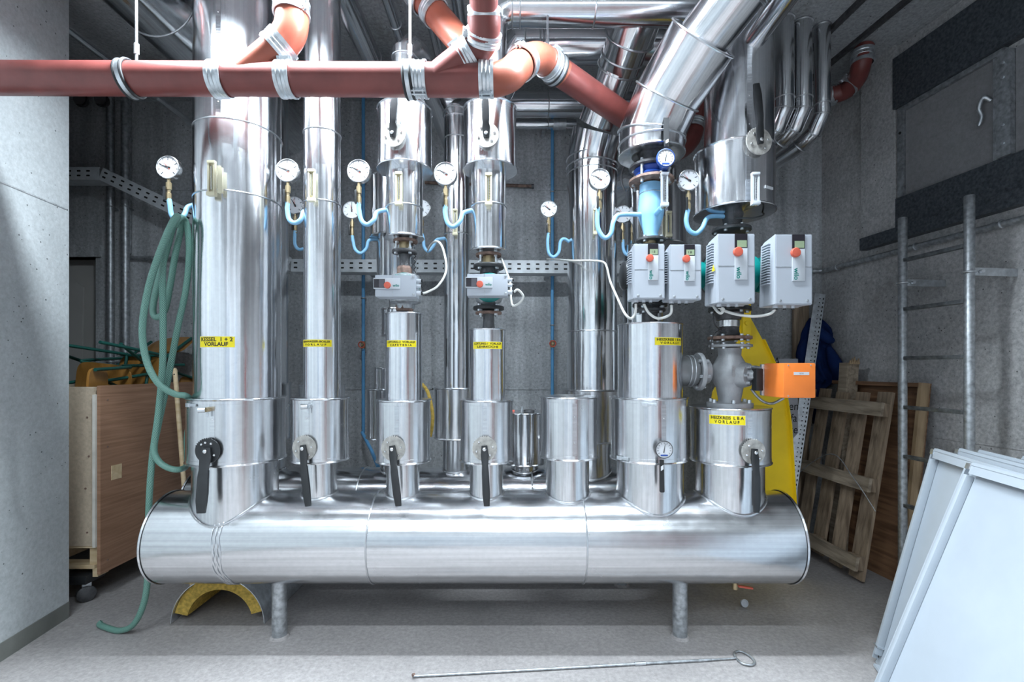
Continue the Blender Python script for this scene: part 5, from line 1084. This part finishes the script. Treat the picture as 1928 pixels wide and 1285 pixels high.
rows = [(598, 1533, 1552), (606, 1527, 1560), (620, 1521, 1573), (634, 1516, 1579), (650, 1512, 1573), (672, 1507, 1583), (692, 1513, 1592), (708, 1524, 1592), (718, 1532, 1588), (724, 1537, 1574), (738, 1537, 1556), (765, 1537, 1553), (800, 1541, 1550)]
Rg = []; NJ = 96; fine = []
for i in range(len(rows)-1):
    for k in range(4): fine.append(tuple(rows[i][m]+(rows[i+1][m]-rows[i][m])*k/4 for m in range(3)))
fine.append(rows[-1])
for i, (yy, xl_, xr_) in enumerate(fine):
    a, b = P(xl_, yy, 3.84), P(xr_, yy, 3.84); cx_ = (a.x+b.x)/2; hw = (b.x-a.x)/2; ring = []
    for j in range(NJ):
        an_ = 2*math.pi*j/NJ; ca = math.cos(an_)
        fold = 0.022*math.sin(ca*9+i*0.16)+0.014*math.sin(ca*17-i*0.3+1)+0.012*math.sin(i*0.7+ca*4)
        ring.append(Vector((cx_+hw*ca*(1+0.03*math.sin(i*0.8)), 3.90+(0.055*min(1, hw/0.10)+fold)*math.sin(an_), a.z)))
    Rg.append(ring)
G().rings(Rg, True, True).build('jacket_body', M['cloth'], jk, ang=180)
hood = [P(1528, 606, 3.82), P(1541, 622, 3.80), P(1552, 634, 3.80), P(1563, 641, 3.80), P(1568, 640, 3.82)]
G().tube(cr(hood, 8), [0.012+0.028*math.sin(math.pi*k/32) for k in range(33)], 16).build('hood_fold', M['cloth'], jk)
G().tube(cr([P(1521, 640, 3.82), P(1513, 665, 3.80), P(1522, 690, 3.80), P(1540, 716, 3.82)], 8), [0.02+0.03*math.sin(math.pi*k/24) for k in range(25)], 16).build('sleeve', M['cloth'], jk)
G().tube(cr([P(1560, 655, 3.82), P(1570, 680, 3.79), P(1578, 700, 3.79), P(1574, 718, 3.82)], 8), [0.02+0.03*math.sin(math.pi*k/24) for k in range(25)], 16).build('sleeve', M['cloth'], jk)
# ================================================================== WHITE PANELS
def wpanel(label, B, T, W, first=False):
    B = Vector(B); T = Vector(T); u = (T-B); Lh = u.length; u.normalize()
    h = Vector((u.x, u.y, 0)).normalized(); w = Vector((h.y, -h.x, 0))
    if w.y > 0: w = -w
    nn = w.cross(u).normalized()
    if nn.x > 0: nn = -nn
    t = thing('metal_panel', label, 'panel', B)
    Mx = Matrix((w, u, nn)).transposed()
    def bx(a0, a1, b0, b1, c0, c1, nme, mt='panelw', bev=0.0):
        return G().box(B+w*(a0+a1)/2+u*(b0+b1)/2+nn*(c0+c1)/2, (abs(a1-a0), abs(b1-b0), abs(c1-c0)), Mx, bev).build(nme, M[mt], t, bev > 0)
    bx(0.0, W, 0.0, Lh, 0.0, 0.004, 'sheet')
    bx(0.0, 0.010, 0.02, Lh-0.02, 0.004, 0.022, 'outer_fold')
    bx(0.022, 0.045, 0.05, Lh-0.05, 0.004, 0.034, 'raised_rib', 'panelw', 0.006)
    bx(W-0.03, W, 0.0, Lh, 0.004, 0.030, 'outer_fold')
    bx(0.05, W-0.03, Lh-0.012, Lh, 0.004, 0.036, 'top_fold'); bx(0.05, W-0.03, Lh-0.045, Lh-0.012, 0.028, 0.034, 'top_lip')
    bx(0.05, W-0.03, 0.0, 0.012, 0.004, 0.030, 'bottom_fold')
    bx(0.024, 0.050, Lh-0.030, Lh-0.006, 0.006, 0.038, 'corner_bracket', 'galv', 0.003)
    bx(0.012, 0.020, Lh-0.085, Lh-0.062, 0.0042, 0.0052, 'slot', 'steeld'); bx(0.012, 0.020, 0.03, 0.055, 0.0042, 0.0052, 'slot', 'steeld')
    bx(0.010, 0.050, 0.086, 0.092, 0.004, 0.036, 'rib_end', 'galv')
    return t
wpanel('foremost white metal panel leaning at bottom right', (1.44, 1.955, 0), (1.794, 1.883, 1.02), 0.82)
wpanel('second white metal panel leaning, its left edge outermost', (1.72, 2.287, 0), (1.95, 2.216, 1.022), 0.82)
wpanel('third white metal panel in the leaning stack', (1.80, 2.20, 0), (1.995, 2.145, 1.035), 0.8)
wpanel('fourth white metal panel in the leaning stack', (1.86, 2.16, 0), (2.045, 2.11, 1.035), 0.8)
wpanel('fifth white metal panel in the leaning stack', (1.93, 2.03, 0), (2.10, 1.985, 1.03), 0.8)
wpanel('rearmost white metal panel in the leaning stack', (1.99, 1.97, 0), (2.15, 1.93, 1.03), 0.8)
# ================================================================== CART with chairs
ct = thing('chair_cart', 'chipboard cart on black castors loaded with chairs behind the left wall', 'cart', (-2.75, 3.38, 0))
G().box((-2.76, 2.862, 0.81), (0.58, 0.018, 0.94)).build('front_panel', M['chip'], ct, False)
G().box((-2.462, 2.855, 0.785), (0.016, 0.030, 0.90)).build('edge_strip', M['edge'], ct, False)
sd = G().box((-2.440, 3.40, 0.73), (0.020, 1.10, 1.115)).build('side_panel', M['veneer'], ct, False)
G().box((-2.4302, 2.965, 0.755), (0.004, 0.078, 0.088)).build('hand_slot', M['rawwood'], sd, False)
for yy, zz in ((2.90, 1.20), (2.90, 0.92), (2.90, 0.24), (3.6, 0.3)): G().cyl((-2.4305, yy, zz), (-2.428, yy, zz), 0.006, 8).build('screw', M['rust'], ct)
for xx, zz in ((-2.51, 1.10), (-2.50, 0.87), (-2.51, 0.42), (-2.52, 0.68)): G().cyl((xx, 2.853, zz), (xx, 2.850, zz), 0.006, 8).build('screw', M['rust'], ct)
G().box((-3.06, 3.40, 0.81), (0.018, 1.10, 0.94)).build('far_side_panel', M['chip'], ct, False)
G().box((-2.76, 3.94, 0.81), (0.58, 0.018, 0.94)).build('back_panel', M['chip'], ct, False)
G().box((-2.76, 3.40, 0.335), (0.60, 1.08, 0.02)).build('deck', M['rawwood'], ct, False)
for x in (-3.0, -2.76, -2.485): G().box((x, 3.40, 0.275), (0.05, 1.06, 0.10)).build('bearer', M['rawwood'], ct, False)
G().box((-2.76, 2.90, 0.215), (0.58, 0.09, 0.022)).build('bottom_board', M['rawwood'], ct, False); G().box((-2.47, 2.90, 0.18), (0.03, 0.08, 0.05)).build('corner_block', M['rawwood'], ct, False)
for x, y in ((-2.56, 2.90), (-2.98, 2.90), (-2.56, 3.80), (-2.98, 3.80)):
    k = G().box((x-0.02, y, 0.145), (0.16, 0.14, 0.05), None, 0.004).build('castor_plate', M['black'], ct)
    G().lathe([(0.012, -0.019), (0.040, -0.019), (0.047, -0.014), (0.047, 0.014), (0.040, 0.019), (0.012, 0.019)], (x+0.02, y-0.02, 0.048), (0.75, -0.65, 0), 28).build('wheel', M['steeld'], k)
    G().box((x+0.01, y-0.005, 0.10), (0.045, 0.055, 0.06), Matrix.Rotation(0.7, 3, 'Z'), 0.005).build('fork', M['galv'], k)
def chairmesh(name):
    t = bpy.data.objects.new(name, None)
    def sheet(nu, nv, fn, th):
        g = G(); b = 0
        for k in (0, 1):
            for i in range(nu+1):
                for j in range(nv+1):
                    p, n = fn(i/nu, j/nv); g.v.append(p+n*th*k)
        N1 = (nu+1)*(nv+1); I = lambda i, j, k: k*N1+i*(nv+1)+j
        for i in range(nu):
            for j in range(nv):
                g.poly([I(i, j, 0), I(i, j+1, 0), I(i+1, j+1, 0), I(i+1, j, 0)]); g.poly([I(i, j, 1), I(i+1, j, 1), I(i+1, j+1, 1), I(i, j+1, 1)])
        for i in range(nu): g.poly([I(i, 0, 0), I(i+1, 0, 0), I(i+1, 0, 1), I(i, 0, 1)]); g.poly([I(i, nv, 1), I(i+1, nv, 1), I(i+1, nv, 0), I(i, nv, 0)])
        for j in range(nv): g.poly([I(0, j, 1), I(0, j+1, 1), I(0, j+1, 0), I(0, j, 0)]); g.poly([I(nu, j, 0), I(nu, j+1, 0), I(nu, j+1, 1), I(nu, j, 1)])
        return g
    def rnd(u, v, W, D, k=5):
        x = (u*2-1); y = (v*2-1); s = 1/max(1e-6, (abs(x)**k+abs(y)**k)**(1/k)) * max(abs(x), abs(y)) if (x or y) else 1
        return x*s*W/2, y*s*D/2
    def seat(u, v):
        x, y = rnd(u, v, 0.38, 0.37); return Vector((x, y, 0.44+0.25*x*x-0.35*max(0, -y-0.08)**2*4)), Vector((0, 0, 1))
    def back(u, v):
        x, y = rnd(u, v, 0.38, 0.20); return Vector((x, 0.20+0.9*x*x*0.4*-1+y*0.2, 0.74+y)), Vector((0, -1, 0.15)).normalized()
    out = [('seat', sheet(10, 10, seat, 0.013), 'chairply'), ('backrest', sheet(10, 8, back, 0.013), 'chairply')]
    for s in (-1, 1):
        out.append(('side_frame', G().tube(cr([(0.20*s, -0.20, 0.0), (0.19*s, -0.17, 0.40), (0.18*s, -0.12, 0.43), (0.18*s, 0.12, 0.43), (0.185*s, 0.17, 0.48), (0.185*s, 0.215, 0.80)], 6), 0.011, 10), 'green'))
        out.append(('back_leg', G().tube([(0.185*s, 0.10, 0.43), (0.20*s, 0.24, 0.0)], 0.011, 10), 'green'))
    out.append(('cross_tube', G().tube([(-0.18, -0.10, 0.425), (0.18, -0.10, 0.425)], 0.010, 10), 'green')); out.append(('cross_tube', G().tube([(-0.18, 0.10, 0.425), (0.18, 0.10, 0.425)], 0.010, 10), 'green'))
    return out
proto = [(n_, g_.build(n_, M[m_], None, True, 50), None) for n_, g_, m_ in chairmesh('chair')]
from mathutils import Euler
def place_chair(label, ctr, top, rot):
    E = Euler(rot).to_matrix(); off = Vector((0, 0, 0.45)); lo = Vector((9, 9, 9)); hi = Vector((-9, -9, -9))
    for n_, o_, _ in proto:
        for v in o_.data.vertices:
            q = E @ (v.co+WL[o_.name]-off)
            for k in range(3): lo[k] = min(lo[k], q[k]); hi[k] = max(hi[k], q[k])
    loc = Vector((ctr[0]-(lo.x+hi.x)/2, ctr[1]-(lo.y+hi.y)/2, top-hi.z))
    if lo.z+loc.z < 0.36: loc.z += 0.36-(lo.z+loc.z)
    t = thing('school_chair', label, 'chair', loc, None); t.rotation_euler = rot
    for n_, o_, _ in proto:
        c = bpy.data.objects.new(n_, o_.data); C.objects.link(c); c.parent = t; c.location = WL[o_.name]-off
allv = [v.co+WL[o_.name]-Vector((0, 0, 0.45)) for n_, o_, _ in proto for v in o_.data.vertices][::3]
rg = random.Random(11)
def fitrot(maxx, maxy, maxz):
    for _ in range(600):
        r = (rg.uniform(0, 6.28), rg.uniform(0, 6.28), rg.uniform(0, 6.28)); E = Euler(r).to_matrix()
        q = [E @ v for v in allv[::4]]; d = [max(p[k] for p in q)-min(p[k] for p in q) for k in range(3)]
        if d[0] < maxx and d[1] < maxy and d[2] < maxz: return r
    return (1.57, 0, 0)
for lab, ctr, top in (('wooden chair with green frame at the front of the cart', (-2.755, 3.29), 1.48), ('wooden chair crammed in deepest at the front of the cart', (-2.755, 3.31), 1.34),
                      ('chair with wooden seat showing at the middle of the cart', (-2.755, 3.42), 1.57), ('chair with raised green tubes at the left back of the cart', (-2.76, 3.48), 1.64),
                      ('chair lying tilted at the back of the cart beside the hose', (-2.755, 3.50), 1.56)):
    place_chair(lab, ctr, top, fitrot(0.54, 0.88, 0.75))
for n_, o_, _ in proto: bpy.data.objects.remove(o_)
bs = thing('broom_stick', 'pale wooden broom handle leaning beside the cart', 'broom', (-2.02, 3.05, 0))
G().tube([(-2.02, 3.05, 0.0), (-2.235, 3.2, 1.375), (-2.238, 3.202, 1.39)], [0.014, 0.014, 0.010], 14).build('handle', M['rawwood'], bs); G().cyl((-2.229, 3.183, 1.35), (-2.229, 3.189, 1.35), 0.005, 8).build('hole', M['ink'], bs)
# ================================================================== HOSE
hs = thing('garden_hose', 'green braided hose hanging in loops from the first gauge tube to the floor', 'hose', (-2.2, 2.6, 0))
HP = [(192, 1172, 2.60), (188, 1184, 2.59), (200, 1195, 2.56), (225, 1196, 2.53), (250, 1178, 2.51), (268, 1145, 2.49), (277, 1100, 2.47), (279, 1020, 2.45), (281, 940, 2.43), (287, 860, 2.40), (298, 780, 2.37), (306, 690, 2.35), (307, 600, 2.33), (306, 510, 2.32), (314, 450, 2.32), (330, 411, 2.33), (341, 425, 2.42), (330, 480, 2.43), (320, 540, 2.43), (310, 585, 2.43), (294, 598, 2.43), (288, 580, 2.43), (298, 530, 2.42), (314, 470, 2.40), (326, 425, 2.36), (334, 407, 2.30),
      (322, 425, 2.27), (300, 478, 2.27), (279, 545, 2.27), (268, 620, 2.27), (276, 680, 2.27), (298, 722, 2.27), (328, 742, 2.30), (352, 747, 2.36), (362, 765, 2.62), (352, 820, 2.76), (352, 872, 2.62), (340, 884, 2.44), (318, 882, 2.40), (298, 868, 2.39), (290, 845, 2.39), (298, 800, 2.39), (315, 720, 2.40), (334, 620, 2.42), (350, 545, 2.44), (356, 480, 2.44), (353, 430, 2.43), (345, 411, 2.40), (336, 412, 2.33), (330, 425, 2.35)]
hpts = [P(*q) for q in HP]; hpts = [Vector((q.x, q.y, max(q.z, 0.016))) for q in hpts]
G().tube(cr(hpts, 10), 0.0148, 14).build('hose_tube', M['hose'], hs)
# ================================================================== SMALL FLOOR THINGS
ins = thing('insulation_shell', 'half shell of pipe insulation with yellow wool on the floor', 'insulation', (-1.60, 2.8, 0))
def arch(r0, r1, a0, a1, y0, y1, name, mat, zc=0.03, n=24):
    R = []
    for k in range(n+1):
        a = math.radians(a0+(a1-a0)*k/n); cx_, sx_ = math.cos(a), math.sin(a)
        R.append([Vector((-1.60+r0*cx_, y0, zc+r0*sx_)), Vector((-1.60+r1*cx_, y0, zc+r1*sx_)), Vector((-1.60+r1*cx_, y1, zc+r1*sx_)), Vector((-1.60+r0*cx_, y1, zc+r0*sx_))])
    return G().rings(R, True, True).build(name, M[mat], ins, ang=30)
arch(0.18, 0.25, 15, 168, 2.64, 3.1, 'wool', 'wool', 0.0); arch(0.252, 0.256, 1, 179, 2.62, 3.11, 'metal_shell', 'galv', 0.0)
ro = thing('hook_rod', 'long thin steel rod with looped handle lying on the floor', 'rod', P(780, 1275, 2.18))
def FL(x, y, z=0.008): d = (H-z)*F/(y-CY); return P(x, y, d)
G().tube([FL(778, 1274), FL(1000, 1262), FL(1340, 1243)], 0.0058, 10).build('rod', M['galvd'], ro)
G().tube([FL(1195, 1250.8), FL(1215, 1249.7)], 0.0085, 10).build('sleeve', M['galv'], ro); G().tube([FL(1340, 1243), FL(1386, 1240)], 0.0045, 10).build('shank', M['galvd'], ro)
G().tube(cr([FL(1386, 1240), FL(1383, 1230), FL(1394, 1227), FL(1412, 1236), FL(1421, 1247), FL(1414, 1253), FL(1398, 1250), FL(1388, 1242)], 6), 0.0055, 10).build('loop_handle', M['galvd'], ro)
G().tube(cr([FL(778, 1274), FL(777, 1271, 0.02), FL(780, 1270, 0.03)], 5), 0.005, 8).build('hook_tip', M['rust'], ro)
dv = thing('drain_valve', 'small drain valve with red lever under the header', 'valve', (1.18, 2.52, 0.28))
G().cyl((1.16, 2.52, 0.30), (1.16, 2.52, 0.24), 0.016, 12).build('body', M['brass'], dv); G().box((1.20, 2.49, 0.262), (0.075, 0.016, 0.010), Matrix.Rotation(0.15, 3, 'Y'), 0.003).build('red_lever', M['redknob'], dv)
cp = FL(1400, 1143, 0.0); pc = thing('plastic_cap', 'small round white cap lying on the floor under the header', 'cap', (cp.x, cp.y, 0))
G().lathe([(0.020, 0), (0.022, 0.004), (0.022, 0.014), (0.016, 0.016), (0.014, 0.012)], (cp.x, cp.y, 0.022), (0.1, -0.9, 0.25), 24).build('cap', M['white'], pc); G().cyl((cp.x, cp.y, 0.022), (cp.x, cp.y+0.02, 0.018), 0.012, 14).build('socket', M['galvd'], pc)
yh = thing('yellow_hose', 'short yellow hose hanging behind the left pump riser', 'hose', P(812, 830, 2.85))
G().tube(cr([P(795, 724, 2.9), P(806, 740, 2.85), P(814, 775, 2.82), P(814, 800, 2.82), P(810, 822, 2.84)], 8), 0.010, 12).build('hose_tube', M['wool'], yh)
